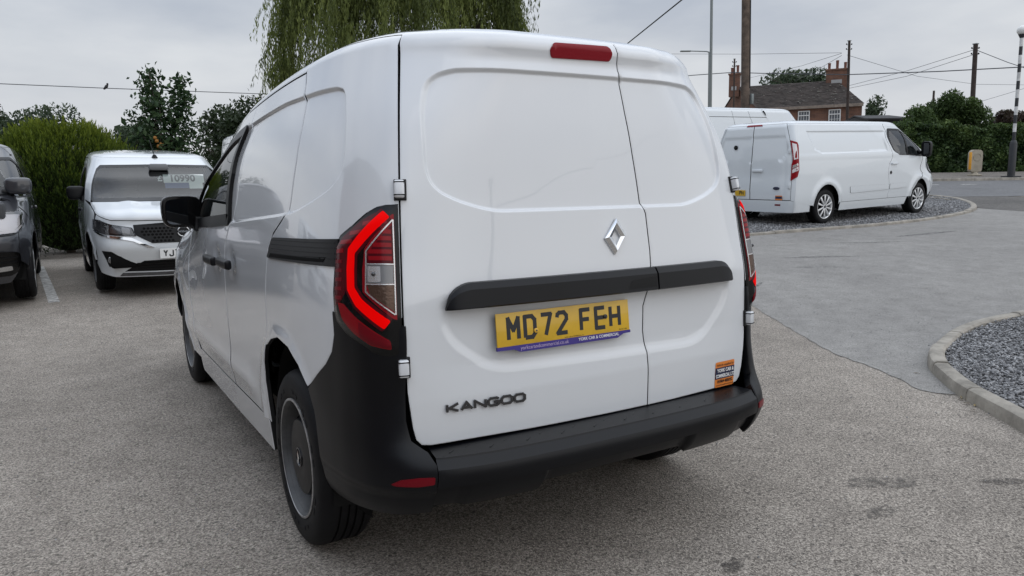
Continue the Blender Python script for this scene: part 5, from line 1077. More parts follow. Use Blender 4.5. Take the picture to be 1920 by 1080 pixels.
    for x in (-.45, .45): box('seat_back', (x, y1+.25, spec['belt']+.02), (.48, .16, .8), 'seat', root, bev=.05); box('headrest', (x, y1+.2, spec['belt']+.48), (.26, .1, .16), 'seat', root, bev=.04)
    box('dashboard', (0, y2+.35, spec['belt']-.12), (w*1.5, .5, .2), 'cabin', root, bev=.05)
    for y in (ra, fa):
        for s in (-1, 1):
            wheel(root, s*(w-.035), y, wr, s, r=wr, w=.215, rim_r=spec.get('rim', .228), style=spec.get('wheels', 'alloy'), fine=False)
            box('arch_liner', (s*(w-.30), y, wr+.16), (.36, wr*2+.08, .5), 'liner', root)
    return rb
def van_mirror(root, B, s, y, vc, m, size=(.20, .12, .34), out=.15):
    wing_mirror(root, B, s, m=m, uc=B.uyz(y, vc), vc=vc, size=size, out=out)
def build_long_van():
    B = mk_body(.985, 1.97, -1.02, 4.32, 1.25, 1.05, 3.98, 2.95, roof=.10)
    root = thing('panel_van', 'long white panel van with alloy wheels parked side on upon gravel', 'van', (11.0, 7.575, .485), rot=(rad(1.6), rad(1.0), rad(-87.5)))
    uy = lambda y: float(B.uy(y, 2)); U = B.umax; ud = float(np.interp(.90, B.F[2][:600, 0], B.uu[:600]))
    emb = [(B.uyz(a, b), b) for a, b in [(-.55, 1.76), (1.98, 1.77), (2.02, 1.74), (2.02, 1.36), (-.18, 1.34), (-.40, 1.42)]]
    remb = [(-.80, 1.70), (.80, 1.70), (.82, 1.66), (.84, 1.40), (.70, 1.24), (.55, 1.19), (-.55, 1.19), (-.70, 1.24), (-.84, 1.40), (-.82, 1.66)]
    rr = lambda u, v: -.016*sstep(sdist(remb, u, v), -.01, .025)-.008*sstep(v, .66, .645)
    win = [(2.19, 1.80), (2.17, 1.5), (2.26, 1.36), (2.42, 1.275), (3.36, 1.25), (3.38, 1.31), (3.14, 1.53), (2.66, 1.79)]
    spec = dict(rear_axle=0, front_axle=3.30, wheel_r=.335, sill=.40, door=(2.08, 3.40), belt=1.25, hood=1.05, win=win, apillar=[(3.46, 1.29), (3.22, 1.54), (2.88, 1.80)], atop=2.66, handle=1.10, emb=emb, rear_rel=rr, quarter=[(2.60, 1.80), (2.64, 1.80), (2.78, 1.26), (2.74, 1.26)], crease=1.285)
    rb = generic_van(root, B, 'paint2', spec, True); dL, dR = spec['_door-1'], spec['_door1']
    for s in (-1, 1):
        # tall rear lamps on the corners
        out = [(ud+.01, 1.60), (ud+.10, 1.56), (ud+.125, 1.50), (ud+.14, 1.05), (ud+.10, .93), (ud-.015, .86), (ud-.01, 1.16), (ud+.015, 1.22)]
        lamp = panel('rear_lamp', B, out, 'red_mid', root, sgn=s, off=.014, gap=0, res=.04, corner=.012, depth=.025)
        panel('clear_lens', B, [(ud+.03, 1.55), (ud+.085, 1.52), (ud+.105, 1.26), (ud+.035, 1.24)], 'lamp_white', lamp, sgn=s, off=.018, gap=0, res=.04, depth=.006)
        panel('lens_band', B, [(ud+.012, 1.14), (ud+.105, 1.18), (ud+.11, 1.135), (ud+.008, 1.08)], 'silver', lamp, sgn=s, off=.018, gap=0, res=.04, depth=.006)
        panel('lens_band', B, [(ud+.006, 1.065), (ud+.11, 1.12), (ud+.115, 1.05), (ud+.006, 1.0)], 'lamp_white', lamp, sgn=s, off=.018, gap=0, res=.04, depth=.006)
        for z in (1.40, .76): p = B.P(s*(ud-.03), z)+B.N(s*(ud-.03), z)*.012; box('hinge', p, (.05, .02, .09), 'paint2', dR if s > 0 else dL, bev=.006)
        panel('side_moulding', B, [(uy(.75), .56), (uy(2.06), .58), (uy(2.06), .69), (uy(.72), .69)], 'paint2', root, sgn=s, off=.014, gap=0, res=.1, corner=.03, edge=.008)
        panel('side_moulding', B, [(uy(2.10), .58), (uy(2.75), .60), (uy(2.72), .69), (uy(2.10), .69)], 'paint2', root, sgn=s, off=.014, gap=0, res=.1, corner=.03, edge=.008)
        lathe_on(B, (s*uy(2.22), .92), 'lock_plate', root, .035, .004, 'trim')
        panel('headlamp', B, [(U-1.03, .86), (U-.80, .82), (U-.62, .90), (U-.80, 1.0), (U-1.05, 1.10)], 'headlamp_black', root, sgn=s, off=.016, gap=0, res=.05)
        panel('headlamp_lens', B, [(U-1.01, .90), (U-.82, .86), (U-.68, .90), (U-.82, .98), (U-1.03, 1.07)], 'silver', root, sgn=s, off=.020, gap=0, res=.05, depth=.004)
        panel('mud_flap', B, [(uy(2.78), .16+.08), (uy(2.90), .16+.08), (uy(2.90), .42), (uy(2.80), .42)], 'plastic', root, sgn=s, off=-.04, gap=0, res=.1)
        van_mirror(root, B, s, 3.30, 1.30, 'trim', size=(.20, .13, .32))
    panel('high_brake_light', B, [(-.22, 1.885), (.22, 1.885), (.20, 1.915), (-.20, 1.915)], 'brake', root, off=.012, gap=0, res=.04)
    lathe_on(B, (-.42, 1.50), 'lock_plate', dL, .045, .004, 'trim')
    for x in (.0,): box('rear_handle', B.P(.16, 1.05)+B.N(.16, 1.05)*.02, (.24, .03, .05), 'paint2', dR, bev=.012)
    o = B.P(.60, .72)+B.N(.60, .72)*.006; e = lathe('oval_badge', [(.07, 0), (.07, .006), (.06, .009), (0, .009)], 'navy', dR, n=32, axis='z'); mw = frame_mw(o, (1, 0, 0), (0, 0, 1)); e.data.transform(mw @ Matrix.Diagonal((1, .42, 1, 1)))
    text_mesh('badge_script', 'Ford', .048, 'chrome', e, mw @ Matrix.Translation((0, 0, .0095)), .001, sx=1.2)
    mwp = frame_mw(B.P(-.36, .62)+B.N(-.36, .62)*.008, (1, 0, 0), (0, 0, 1)); bm = bmesh.new(); box_bm(bm, (0, 0, 0), (.52, .111, .008), .002); bm.transform(mwp); pl = bmobj('number_plate', bm, 'plate_y', dL)
    plate_letters(pl, 'PH', char_set(), mwp, .115, .058)
    mws = frame_mw(B.P(.66, .545)+B.N(.66, .545)*.006, (1, 0, 0), (0, 0, 1)); bm = bmesh.new(); box_bm(bm, (0, 0, 0), (.15, .085, .002)); bm.transform(mws); st = bmobj('dealer_sticker', bm, 'orange', dR)
    bm = bmesh.new(); box_bm(bm, (0, .004, .002), (.148, .042, .001)); bm.transform(mws); bmobj('sticker_band', bm, 'navy', st)
    panel('reflector', B, [(.60, .40), (.72, .40), (.72, .43), (.60, .43)], 'red_refl', rb, off=.034, gap=0, res=.05)
    return root
M['lamp_white'] = mat('lamp_white', (.70, .66, .66), .2, coat=1)

def build_high_van(label, loc, rz, pitch=0):
    B = mk_body(1.03, 2.58, -1.05, 4.75, 1.30, 1.12, 3.95, 2.75, roof=.12, top_in=.14)
    root = thing('panel_van', label, 'van', loc, rot=(rad(pitch), 0, rad(rz)), group=None)
    uy = lambda y: float(B.uy(y, 2)); U = B.umax
    emb = [(B.uyz(a, b), b) for a, b in [(-.6, 2.16), (2.2, 2.16), (2.25, 2.12), (2.25, 1.5), (-.6, 1.5)]]
    win = [(2.62, 2.10), (2.60, 1.6), (2.75, 1.36), (3.62, 1.30), (3.66, 1.38), (3.52, 1.75), (3.30, 2.08)]
    spec = dict(rear_axle=0, front_axle=3.75, wheel_r=.35, sill=.45, door=(2.45, 3.72), belt=1.30, hood=1.12, win=win, apillar=[(3.80, 1.36), (3.70, 1.80), (3.45, 2.18)], atop=3.20, handle=1.18, emb=emb, crease=1.40, wheels='steel', sill_paint=True)
    generic_van(root, B, 'paint2', spec)
    for s in (-1, 1):
        for y in (.55, 1.50): panel('panel_seam', B, [(uy(y), .5), (uy(y)+.006, .5), (uy(y)+.006, B.vr), (uy(y), B.vr)], 'seal_gap_black', root, sgn=s, off=.003, gap=0, res=.2, depth=.004, edge=.0005)
        panel('gutter_line', B, [(uy(-.9), 2.30), (uy(2.9), 2.30), (uy(2.9), 2.312), (uy(-.9), 2.312)], 'seal_gap_black', root, sgn=s, off=.003, gap=0, res=.2, depth=.004, edge=.0005)
        panel('headlamp', B, [(U-1.03, .95), (U-.80, .92), (U-.66, 1.0), (U-.85, 1.1), (U-1.05, 1.16)], 'silver', root, sgn=s, off=.016, gap=0, res=.05)
        van_mirror(root, B, s, 3.55, 1.42, 'trim', size=(.22, .13, .36))
        ud = float(np.interp(.945, B.F[2][:600, 0], B.uu[:600])); panel('rear_lamp', B, [(ud+.0, 1.5), (ud+.10, 1.5), (ud+.11, .95), (ud, .95)], 'red_mid', root, sgn=s, off=.014, gap=0, res=.05)
    panel('grille', B, [(U-.5, .70), (U+.5, .70), (U+.55, .98), (U-.55, .98)], 'trim', root, off=.012, gap=0, res=.08)
    return root

def build_grey_van():
    B = mk_body(.952, 1.84, -.95, 3.92, 1.12, 1.02, 3.18, 2.10, roof=.11)
    root = thing('panel_van', 'dark grey van cut off by the left edge of the picture', 'van', (-2.82, 10.55, .085), rot=(0, 0, rad(180.5)))
    uy = lambda y: float(B.uy(y, 2)); U = B.umax
    win = [(1.96, 1.62), (1.94, 1.45), (1.96, 1.17), (2.85, 1.14), (2.85, 1.22), (2.70, 1.42), (2.40, 1.60)]
    spec = dict(rear_axle=0, front_axle=3.0, wheel_r=.335, sill=.40, door=(1.85, 3.02), belt=1.12, hood=1.0, win=win, apillar=[(2.98, 1.20), (2.80, 1.44), (2.50, 1.66)], atop=2.25, handle=1.02, crease=1.12)
    generic_van(root, B, 'grey_paint', spec)
    fr = lambda u, v: .02*np.exp(-((v-.60)/.10)**2)
    for s in (-1, 1):
        hl = panel('headlamp', B, [(U-.98, 1.00), (U-1.00, .84), (U-.86, .76), (U-.40, .735), (U-.42, .93), (U-.70, .98)], 'headlamp_black', root, sgn=s, off=.016, gap=0, res=.04, corner=.02, relief=fr)
        panel('headlamp_cell', B, [(U-.92, .955), (U-.93, .85), (U-.84, .80), (U-.46, .785), (U-.47, .92), (U-.68, .955)], 'lamp_white', hl, sgn=s, off=.020, gap=0, res=.03, corner=.02, relief=fr, depth=.006)
        panel('light_strip', B, [(U-.96, .835), (U-.85, .775), (U-.41, .752), (U-.41, .775), (U-.84, .80), (U-.945, .85)], 'lamp_white', hl, sgn=s, off=.022, gap=0, res=.04, relief=fr, depth=.004)
        panel('headlamp_lens', B, [(U-.97, .99), (U-.99, .84), (U-.86, .77), (U-.41, .745), (U-.43, .92), (U-.70, .97)], 'lens', hl, sgn=s, off=.030, gap=0, res=.04, corner=.02, relief=fr, depth=.014)
        ai = panel('air_intake', B, [(U-.86, .58), (U-.92, .50), (U-.90, .36), (U-.78, .32), (U-.30, .34), (U-.30, .56), (U-.60, .60)], 'gloss_black', root, sgn=s, off=.006, gap=0, res=.04, corner=.04, relief=fr, depth=.02)
        for z in (.47, .52): panel('intake_slat', B, [(U-.84, z), (U-.32, z+.005), (U-.32, z+.018), (U-.84, z+.013)], 'trim', ai, sgn=s, off=.014, gap=0, res=.06, relief=fr, depth=.008)
        panel('fog_lamp', B, [(U-.78, .435), (U-.80, .385), (U-.55, .375), (U-.53, .42)], 'silver', ai, sgn=s, off=.012, gap=0, res=.03, corner=.02, relief=fr, depth=.006)
        van_mirror(root, B, s, 2.88, 1.20, 'grey_paint', size=(.27, .15, .19))
    panel('grille', B, [(U-.42, .74), (U+.42, .74), (U+.42, .93), (U-.42, .93)], 'trim', root, off=.012, gap=0, res=.05, relief=fr)
    return root

# ------------------------------------------------------------------ plants
def leaves(name, P, m, parent, size, seed=0, aspect=.45, up=None, upw=0., droop=0., rnd=None, fold=.25):
    """leaf-sized folded rhombs at points P"""
    r = np.random.default_rng(seed); n = len(P); P = np.asarray(P, float)
    d = r.normal(0, 1, (n, 3))
    if up is not None: d = d*(1-upw)+np.asarray(up)*upw*1.6
    d[:, 2] -= droop; d /= np.linalg.norm(d, axis=1, keepdims=True); q = np.cross(d, r.normal(0, 1, (n, 3))); q /= np.maximum(np.linalg.norm(q, axis=1, keepdims=True), 1e-6); nn = np.cross(d, q)
    s = size*np.exp(r.normal(0, .28, (n, 1))); w = s*aspect
    V = np.stack([P-d*s*.5, P+q*w*.5+nn*w*fold, P+d*s*.5, P-q*w*.5+nn*w*fold], 1).reshape(-1, 3)
    b = np.arange(n)[:, None]*4; F = np.concatenate([b+np.array([0, 1, 2]), b+np.array([0, 2, 3])])
    o = raw_mesh(name, V, F, m, parent); a = o.data.attributes.new('rnd', 'FLOAT', 'POINT'); rv = r.uniform(0, 1, n) if rnd is None else np.clip(rnd, 0, 1); a.data.foreach_set('value', np.repeat(rv, 4).astype(np.float32)); return o
def limbs(seed, base, height, spread, levels=3, n0=6, r0=.12, lean=(0, 0), first=.3):
    """trunk and branches; returns tube list (pts, radii) and tips"""
    r = random.Random(seed); tubes = []; tips = []
    def grow(p, d, L, rad_, lv):
        k = 5; pts = [Vector(p)]; d = Vector(d).normalized()
        for i in range(k): d = (d+Vector((r.gauss(0, .12), r.gauss(0, .12), r.gauss(.03, .08)))).normalized(); pts.append(pts[-1]+d*L/k)
        tubes.append((pts, [rad_*(1-.72*i/k) for i in range(k+1)]))
        if lv == 0: tips.extend(pts[2:]); return
        for j in range(n0 if lv == levels else r.randint(3, 4)):
            t = r.uniform(first if lv == levels else .35, 1); q = pts[min(k, int(t*k))]; a = r.uniform(0, 6.28); e = (d*r.uniform(.35, .8)+Vector((math.cos(a), math.sin(a), r.uniform(-.1, .5)))*spread).normalized(); grow(q, e, L*r.uniform(.45, .68), rad_*.5, lv-1)
    grow(base, (lean[0], lean[1], 1), height*.62, r0, levels); return tubes, tips
def limb_obj(name, tubes, m, parent, n=6):
    V, F = [], []
    for p, rr in tubes: v, f = tube_geo([tuple(q) for q in p], rr, n, True, len(V)); V += v; F += f
    return obj(name, V, F, m, parent)
M['bark'] = mat('bark', (.085, .07, .055), .95, bump=(40, .8, .02), var=(12, .4))
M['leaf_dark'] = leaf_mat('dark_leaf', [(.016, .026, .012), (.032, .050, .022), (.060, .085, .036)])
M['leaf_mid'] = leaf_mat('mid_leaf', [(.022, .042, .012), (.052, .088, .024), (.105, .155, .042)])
M['leaf_fruit'] = leaf_mat('fruit_leaf', [(.014, .034, .014), (.030, .062, .024), (.062, .105, .040)])
M['leaf_thuja'] = leaf_mat('conifer_spray', [(.010, .022, .006), (.036, .066, .012), (.12, .165, .018), (.22, .26, .026)], trans=.35)
M['leaf_willow'] = leaf_mat('willow_leaf', [(.045, .062, .018), (.12, .150, .040), (.27, .31, .09)], trans=.45)
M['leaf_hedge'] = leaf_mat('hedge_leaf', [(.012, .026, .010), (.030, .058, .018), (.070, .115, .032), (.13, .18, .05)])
M['leaf_far'] = leaf_mat('far_leaf', [(.034, .052, .032), (.055, .080, .046), (.085, .115, .062)])
M['leaf_red'] = leaf_mat('purple_leaf', [(.030, .020, .018), (.055, .035, .028), (.06, .06, .03)])
M['fruit'] = mat('fruit', (.36, .16, .03), .5)
def gz(p): return float(terr(p[0], p[1]))
def blob_tree(name, label, D, l, h, rx, rz, m, n, leaf, seed, trunk=.12, group=None, cat='tree', zc=None, lump=9, tilt=(0, 0), cut=None):
    """a broad tree: crown built from several leafy lumps on real limbs"""
    p = site(D, l); z = gz(p); t = thing(name, label, cat, (p[0], p[1], z), group=group); r = np.random.default_rng(seed)
    tubes, tips = limbs(seed, (0, 0, 0), h, .9, 3, 7, trunk); limb_obj('trunk', tubes, 'bark', t)
    zc = zc if zc is not None else h-rz
    cs = []
    for i in range(lump):
        a = r.uniform(0, 6.28); e = r.uniform(-.6, 1); q = math.sqrt(max(0, 1-e*e)); k = r.uniform(.45, .78); cs.append((rx*k*q*math.cos(a), rx*k*q*math.sin(a), zc+rz*k*e, r.uniform(.34, .55)))
    cs.append((0, 0, zc, .62)); P = []; R_ = []
    per = n//len(cs)
    for x, y, zz, s in cs:
        d = r.normal(0, 1, (per, 3)); d /= np.linalg.norm(d, axis=1, keepdims=True); rr = r.uniform(0, 1, (per, 1))**.38; clump = r.uniform(.8, 1.12)
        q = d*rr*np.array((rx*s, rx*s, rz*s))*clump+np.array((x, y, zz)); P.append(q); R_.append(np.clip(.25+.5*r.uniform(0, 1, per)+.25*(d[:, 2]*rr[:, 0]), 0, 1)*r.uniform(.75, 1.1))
    P = np.concatenate(P); R_ = np.concatenate(R_); k = P[:, 2] > .1
    if cut is not None: k &= cut(P)
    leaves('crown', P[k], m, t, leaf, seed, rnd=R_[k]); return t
def conifer():
    p = site(14.45, -8.55); t = thing('conifer_bush', 'golden green conifer bush rounded in shape beside the parked white van', 'bush', (p[0], p[1], gz(p))); r = np.random.default_rng(11)
    H, Rm = 2.42, 1.27; limb_obj('trunk', limbs(3, (0, 0, 0), 2.2, .5, 2, 9, .09, first=.1)[0], 'bark', t)
    n = 5200; z = r.uniform(.0, 1, n)**.8; prof = np.where(z < .42, .93+.07*np.sin(z/.42*1.57), np.sqrt(np.clip(1-((z-.42)/.60)**2.3, 0, 1)))
    a = r.uniform(0, 6.28, n); lump = 1+.07*np.sin(3*a+4*z)+.06*np.sin(7*a+9*z+1)+r.normal(0, .035, n); depth = r.uniform(0, 1, n)**2*.22
    rr = Rm*prof*lump*(1-depth); base = np.c_[rr*np.cos(a), rr*np.sin(a)*.95, z*H*.93+.04]
    out = np.c_[np.cos(a)*(1-z*.6), np.sin(a)*(1-z*.6), .55+1.1*z]; out /= np.linalg.norm(out, axis=1, keepdims=True)
    P, R_, U_ = [], [], []
    k = 15; L = r.uniform(.10, .24, n)*(.8+.5*z)
    for j in range(k):
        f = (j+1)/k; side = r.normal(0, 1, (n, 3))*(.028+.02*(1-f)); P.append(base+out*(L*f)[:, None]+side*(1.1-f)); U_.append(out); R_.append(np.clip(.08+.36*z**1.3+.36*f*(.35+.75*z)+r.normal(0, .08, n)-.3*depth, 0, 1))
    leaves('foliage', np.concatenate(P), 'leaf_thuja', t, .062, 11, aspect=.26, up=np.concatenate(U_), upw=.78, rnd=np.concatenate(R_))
    V, F = [], []                                                   # shaded heart of the bush
    m_ = bmesh.new(); bmesh.ops.create_icosphere(m_, subdivisions=4, radius=1)
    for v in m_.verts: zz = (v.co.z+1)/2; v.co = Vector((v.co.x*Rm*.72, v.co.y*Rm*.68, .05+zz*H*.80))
    bmobj('shade_core', m_, 'leaf_core', t, smooth=True); return t
M['leaf_core'] = mat('shade_core', (.012, .016, .007), 1, spec=.05, bump=(30, 1, .05))  # near-black solid standing for the shade inside foliage
def fruit_tree():
    p = site(16.2, -7.45); t = thing('fruit_tree', 'slim fruit tree with forked upright crown behind the parked white van', 'tree', (p[0], p[1], gz(p))); r = np.random.default_rng(21); rnd_ = random.Random(4)
    tubes = []; P, C_ = [], []
    def shoot(b, tip, r0, n, wid):
        b, tip = np.array(b), np.array(tip); q = [b+(tip-b)*f+np.array((rnd_.gauss(0, .03), rnd_.gauss(0, .03), 0)) for f in np.linspace(0, 1, 7)]; tubes.append(([Vector(x) for x in q], [r0*(1-.8*f) for f in np.linspace(0, 1, 7)]))
        f = r.uniform(.12, 1.02, n); c = b+(tip-b)*f[:, None]; w = wid*(.4+.9*np.sin(np.clip(f, 0, 1)*2.7))[:, None]; P.append(c+r.normal(0, 1, (n, 3))*w*np.array((1, 1, .7)))
    shoot((0, 0, 0), (0.05, 0, 1.4), .07, 10, .1)
    # in the site frame: x to the right
    def S(x, y, z): v = RH*x+FH*y; return (v[0], v[1], z)
    for b, tip, r0, n, w in [((0, 0, 1.0), S(-.12, 0, 3.66), .05, 620, .13), ((0, 0, 1.2), S(.48, .1, 3.52), .045, 560, .125), ((0, 0, 1.4), S(-.62, .1, 2.80), .03, 330, .11), ((0, 0, 1.2), S(.10, -.2, 3.0), .04, 560, .17), ((0, 0, 1.0), S(.50, .2, 2.5), .03, 420, .16), ((0, 0, 1.1), S(-.38, -.2, 2.3), .03, 400, .15), (S(-.1, 0, 2.4), S(-.32, .1, 3.45), .02, 260, .10), (S(.2, 0, 2.3), S(.62, 0, 3.15), .02, 260, .10), ((0, 0, .9), S(.1, .3, 2.2), .03, 420, .2)]: shoot(b, tip, r0, n, w)
    limb_obj('trunk', tubes, 'bark', t); leaves('crown', np.concatenate(P), 'leaf_fruit', t, .115, 21, aspect=.5, droop=.35)
    for i in range(7):
        x = S(r.uniform(-.1, .45), -.28, r.uniform(1.55, 2.25)); bm = bmesh.new(); bmesh.ops.create_icosphere(bm, subdivisions=2, radius=.042); bmesh.ops.translate(bm, vec=x, verts=bm.verts); bmobj('fruit', bm, 'fruit', t, smooth=True)
    return t
def willow():
    p = site(24.5, -3.35); t = thing('weeping_willow', 'large weeping willow with hanging strands rising behind the foreground van', 'tree', (p[0], p[1], gz(p))); r = np.random.default_rng(31)
    tubes, tips = limbs(8, (0, 0, 0), 9.5, 1.0, 3, 8, .38); limb_obj('trunk', tubes, 'bark', t)
    P, U_, R_ = [], [], []
    cl = []
    for i in range(290):
        a = r.uniform(0, 6.28); q = r.uniform(0, 1)**.5*(1+.10*math.sin(3*a+1)+.07*math.sin(7*a)); cl.append((a, q, r.uniform(.25, 1), r.uniform(.7, 1.35)))
    for a0, q0, tone, ln in cl:
        cx, cy = 3.55*q0*math.cos(a0), 3.55*q0*math.sin(a0); z0 = 5.0+4.6*math.sqrt(max(0, 1-min(q0, 1)**2.2))+r.normal(0, .3)
        for k in range(13):
            x, y = cx+r.normal(0, .24), cy+r.normal(0, .24); zt = z0+r.normal(0, .22); L = r.uniform(1.1, 2.6)*ln; zb = max(zt-L, 3.95+r.normal(0, .4)+.4*math.sin(3*a0))
            if zt-zb < .3: continue
            n = int((zt-zb)/.034); f = np.linspace(0, 1, n); sway = r.normal(0, .16, 2); out = .45*np.sin(f*1.5)
            c = np.c_[x+math.cos(a0)*out+sway[0]*f*f, y+math.sin(a0)*out+sway[1]*f*f, zt-(zt-zb)*f**1.2+.10*np.sin(f*3.1)]
            P.append(c+r.normal(0, .032, (n, 3))); R_.append(np.clip(tone*.75+r.normal(0, .16)+r.normal(0, .1, n), 0, 1)); U_.append(np.tile((0, 0, -1.), (n, 1)))
    # long side strands seen at the left
    S = lambda x, y, z: np.array((*(RH*x+FH*y), z))
    for i in range(110):
        x = -4.05+r.normal(0, .16)+r.uniform(0, .45); y = r.uniform(-1, 1); zt = r.uniform(4.4, 5.3); zb = r.uniform(3.55, 4.2); n = int((zt-zb)/.036); f = np.linspace(0, 1, n); o = S(x, y, 0)
        P.append(np.c_[o[0]+0*f, o[1]+0*f, zt-(zt-zb)*f]+r.normal(0, .03, (n, 3))); R_.append(np.clip(r.uniform(.2, .9)+r.normal(0, .1, n), 0, 1)); U_.append(np.tile((0, 0, -1.), (n, 1)))
    leaves('crown', np.concatenate(P), 'leaf_willow', t, .135, 31, aspect=.2, up=np.concatenate(U_), upw=.72, rnd=np.concatenate(R_))
    bm = bmesh.new(); bmesh.ops.create_icosphere(bm, subdivisions=3, radius=1)
    return t
def hedge():
    a, b = site(31.6, 16.4), site(31.6, 34); c = (a+b)/2; t = thing('hedge', 'long dark leafy hedge behind the pavement across the road', 'hedge', (a[0], a[1], gz(a))); r = np.random.default_rng(41); n = 62000
    L = 17.6; x = r.uniform(0, L, n); topz = 1.98+.10*np.sin(x*1.3)+.08*np.sin(x*3.1+1)+.06*np.sin(x*6.7); f = r.uniform(0, 1, n); front = f < .72
    z = np.where(front, r.uniform(.0, 1, n)*topz, topz+r.normal(0, .05, n)); lump = .10*np.sin(x*2.3+z*3)+.08*np.sin(x*5.1-z*4.7)
    y = np.where(front, lump+r.normal(0, .07, n)+.12*(z/2)**2, r.uniform(0, 1.3, n)); w = RH[None]*x[:, None]+FH[None]*y[:, None]
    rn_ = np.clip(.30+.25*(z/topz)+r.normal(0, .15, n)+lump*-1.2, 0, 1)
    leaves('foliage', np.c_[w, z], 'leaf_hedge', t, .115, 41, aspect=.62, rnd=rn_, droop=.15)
    bm = bmesh.new(); box_bm(bm, (L/2, .75, .9), (L-.2, 1.1, 1.75), .2); M_ = Matrix(((RH[0], FH[0], 0, 0), (RH[1], FH[1], 0, 0), (0, 0, 1, 0), (0, 0, 0, 1))); bm.transform(M_); bmobj('shade_core', bm, 'leaf_core', t); return t  # dark box as shade inside the hedge
conifer(); fruit_tree(); willow(); hedge()
blob_tree('shrub', 'dark bushy shrub growing tallest above the far hedge', 33.3, 19.55, 3.75, 1.25, 1.25, 'leaf_mid', 13000, .125, 51, cat='shrub', lump=12)
blob_tree('shrub', 'loose shrub behind the hedge end next to the dark shed', 33.0, 18.0, 2.9, 1.1, .85, 'leaf_mid', 5000, .14, 52, cat='shrub')
blob_tree('shrub', 'purple tinged arching shrub over the hedge by the timber pole', 33.0, 21.6, 2.65, 1.0, .6, 'leaf_red', 7000, .12, 53, cat='shrub')
blob_tree('round_tree', 'broad dark tree between the fruit tree and the foreground van', 25.5, -8.9, 4.05, 2.1, 1.95, 'leaf_dark', 15000, .15, 54, lump=14)
blob_tree('round_tree', 'dark tree low on the horizon at the far left edge', 27, -18.3, 3.9, 1.7, 1.6, 'leaf_dark', 9000, .17, 55, lump=12)
blob_tree('round_tree', 'pale feathery tree peeping over the golden conifer bush', 24, -14.6, 3.75, 1.4, 1.0, 'leaf_far', 5200, .12, 56, lump=12)
blob_tree('round_tree', 'small grey green tree far off beside the fruit tree', 60, -29.2, 4.6, 2.0, 1.4, 'leaf_far', 4000, .35, 57)
blob_tree('round_tree', 'wide green tree rising behind the house roof', 92, 35.0, 12.7, 5.4, 3.6, 'leaf_far', 15000, .42, 58, lump=22, trunk=.4)
blob_tree('round_tree', 'small tree beside the right hand end of the house', 76, 36.2, 7.4, 1.7, 2.3, 'leaf_far', 3500, .30, 59)
blob_tree('round_tree', 'low dark tree filling the gap behind the grey van', 20, -15.5, 3.3, 2.0, 1.6, 'leaf_dark', 9000, .15, 60)

# ------------------------------------------------------------------ house across the road
def brick_mat(name, c1, c2, mortar, scale=4.2):
    m = bpy.data.materials.new(name); m.use_nodes = True; nt = m.node_tree; b = nt.nodes['Principled BSDF']; tc = nt.nodes.new('ShaderNodeTexCoord'); mp = nt.nodes.new('ShaderNodeMapping'); mp.inputs['Rotation'].default_value = (rad(90), 0, 0)
    br = nt.nodes.new('ShaderNodeTexBrick'); br.inputs['Color1'].default_value = (*c1, 1); br.inputs['Color2'].default_value = (*c2, 1); br.inputs['Mortar'].default_value = (*mortar, 1); br.inputs['Scale'].default_value = scale; br.inputs['Mortar Size'].default_value = .012; br.inputs['Brick Width'].default_value = .95; br.inputs['Row Height'].default_value = .32
    nt.links.new(tc.outputs['Object'], mp.inputs[0]); nt.links.new(mp.outputs[0], br.inputs['Vector'])
    n = nt.nodes.new('ShaderNodeTexNoise'); n.inputs['Scale'].default_value = 1.6; n.inputs['Detail'].default_value = 7; nt.links.new(tc.outputs['Object'], n.inputs['Vector']); mx = nt.nodes.new('ShaderNodeMix'); mx.data_type = 'RGBA'; mx.blend_type = 'OVERLAY'; mx.inputs['Factor'].default_value = .55
    nt.links.new(br.outputs['Color'], mx.inputs['A']); nt.links.new(n.outputs['Fac'], mx.inputs['B']); nt.links.new(mx.outputs['Result'], b.inputs['Base Color']); b.inputs['Roughness'].default_value = .9
    bp = nt.nodes.new('ShaderNodeBump'); bp.inputs['Strength'].default_value = .5; bp.inputs['Distance'].default_value = .01; nt.links.new(br.outputs['Fac'], bp.inputs['Height']); bp.invert = True; nt.links.new(bp.outputs[0], b.inputs['Normal']); return m
M['brick'] = brick_mat('old_brick', (.155, .075, .048), (.108, .056, .040), (.13, .105, .09)); M['brick2'] = brick_mat('office_brick', (.24, .11, .07), (.19, .09, .06), (.25, .22, .2))
M['roof_tile'] = mat('brown_pantile', (.046, .036, .031), .9, var=(1.8, .45), bump=(9, .5, .03)); M['fascia'] = mat('stone_fascia', (.22, .18, .15), .8, var=(3, .3)); M['white_frame'] = mat('white_window_frame', (.62, .63, .63), .5); M['pane'] = mat('window_pane', (.05, .06, .075), .06, coat=.5)
M['pot'] = mat('clay_chimney_pot', (.15, .06, .042), .85, var=(8, .3)); M['lichen'] = mat('pale_lichen', (.30, .29, .26), .95); M['flash'] = mat('lead_flashing', (.30, .30, .30), .6)
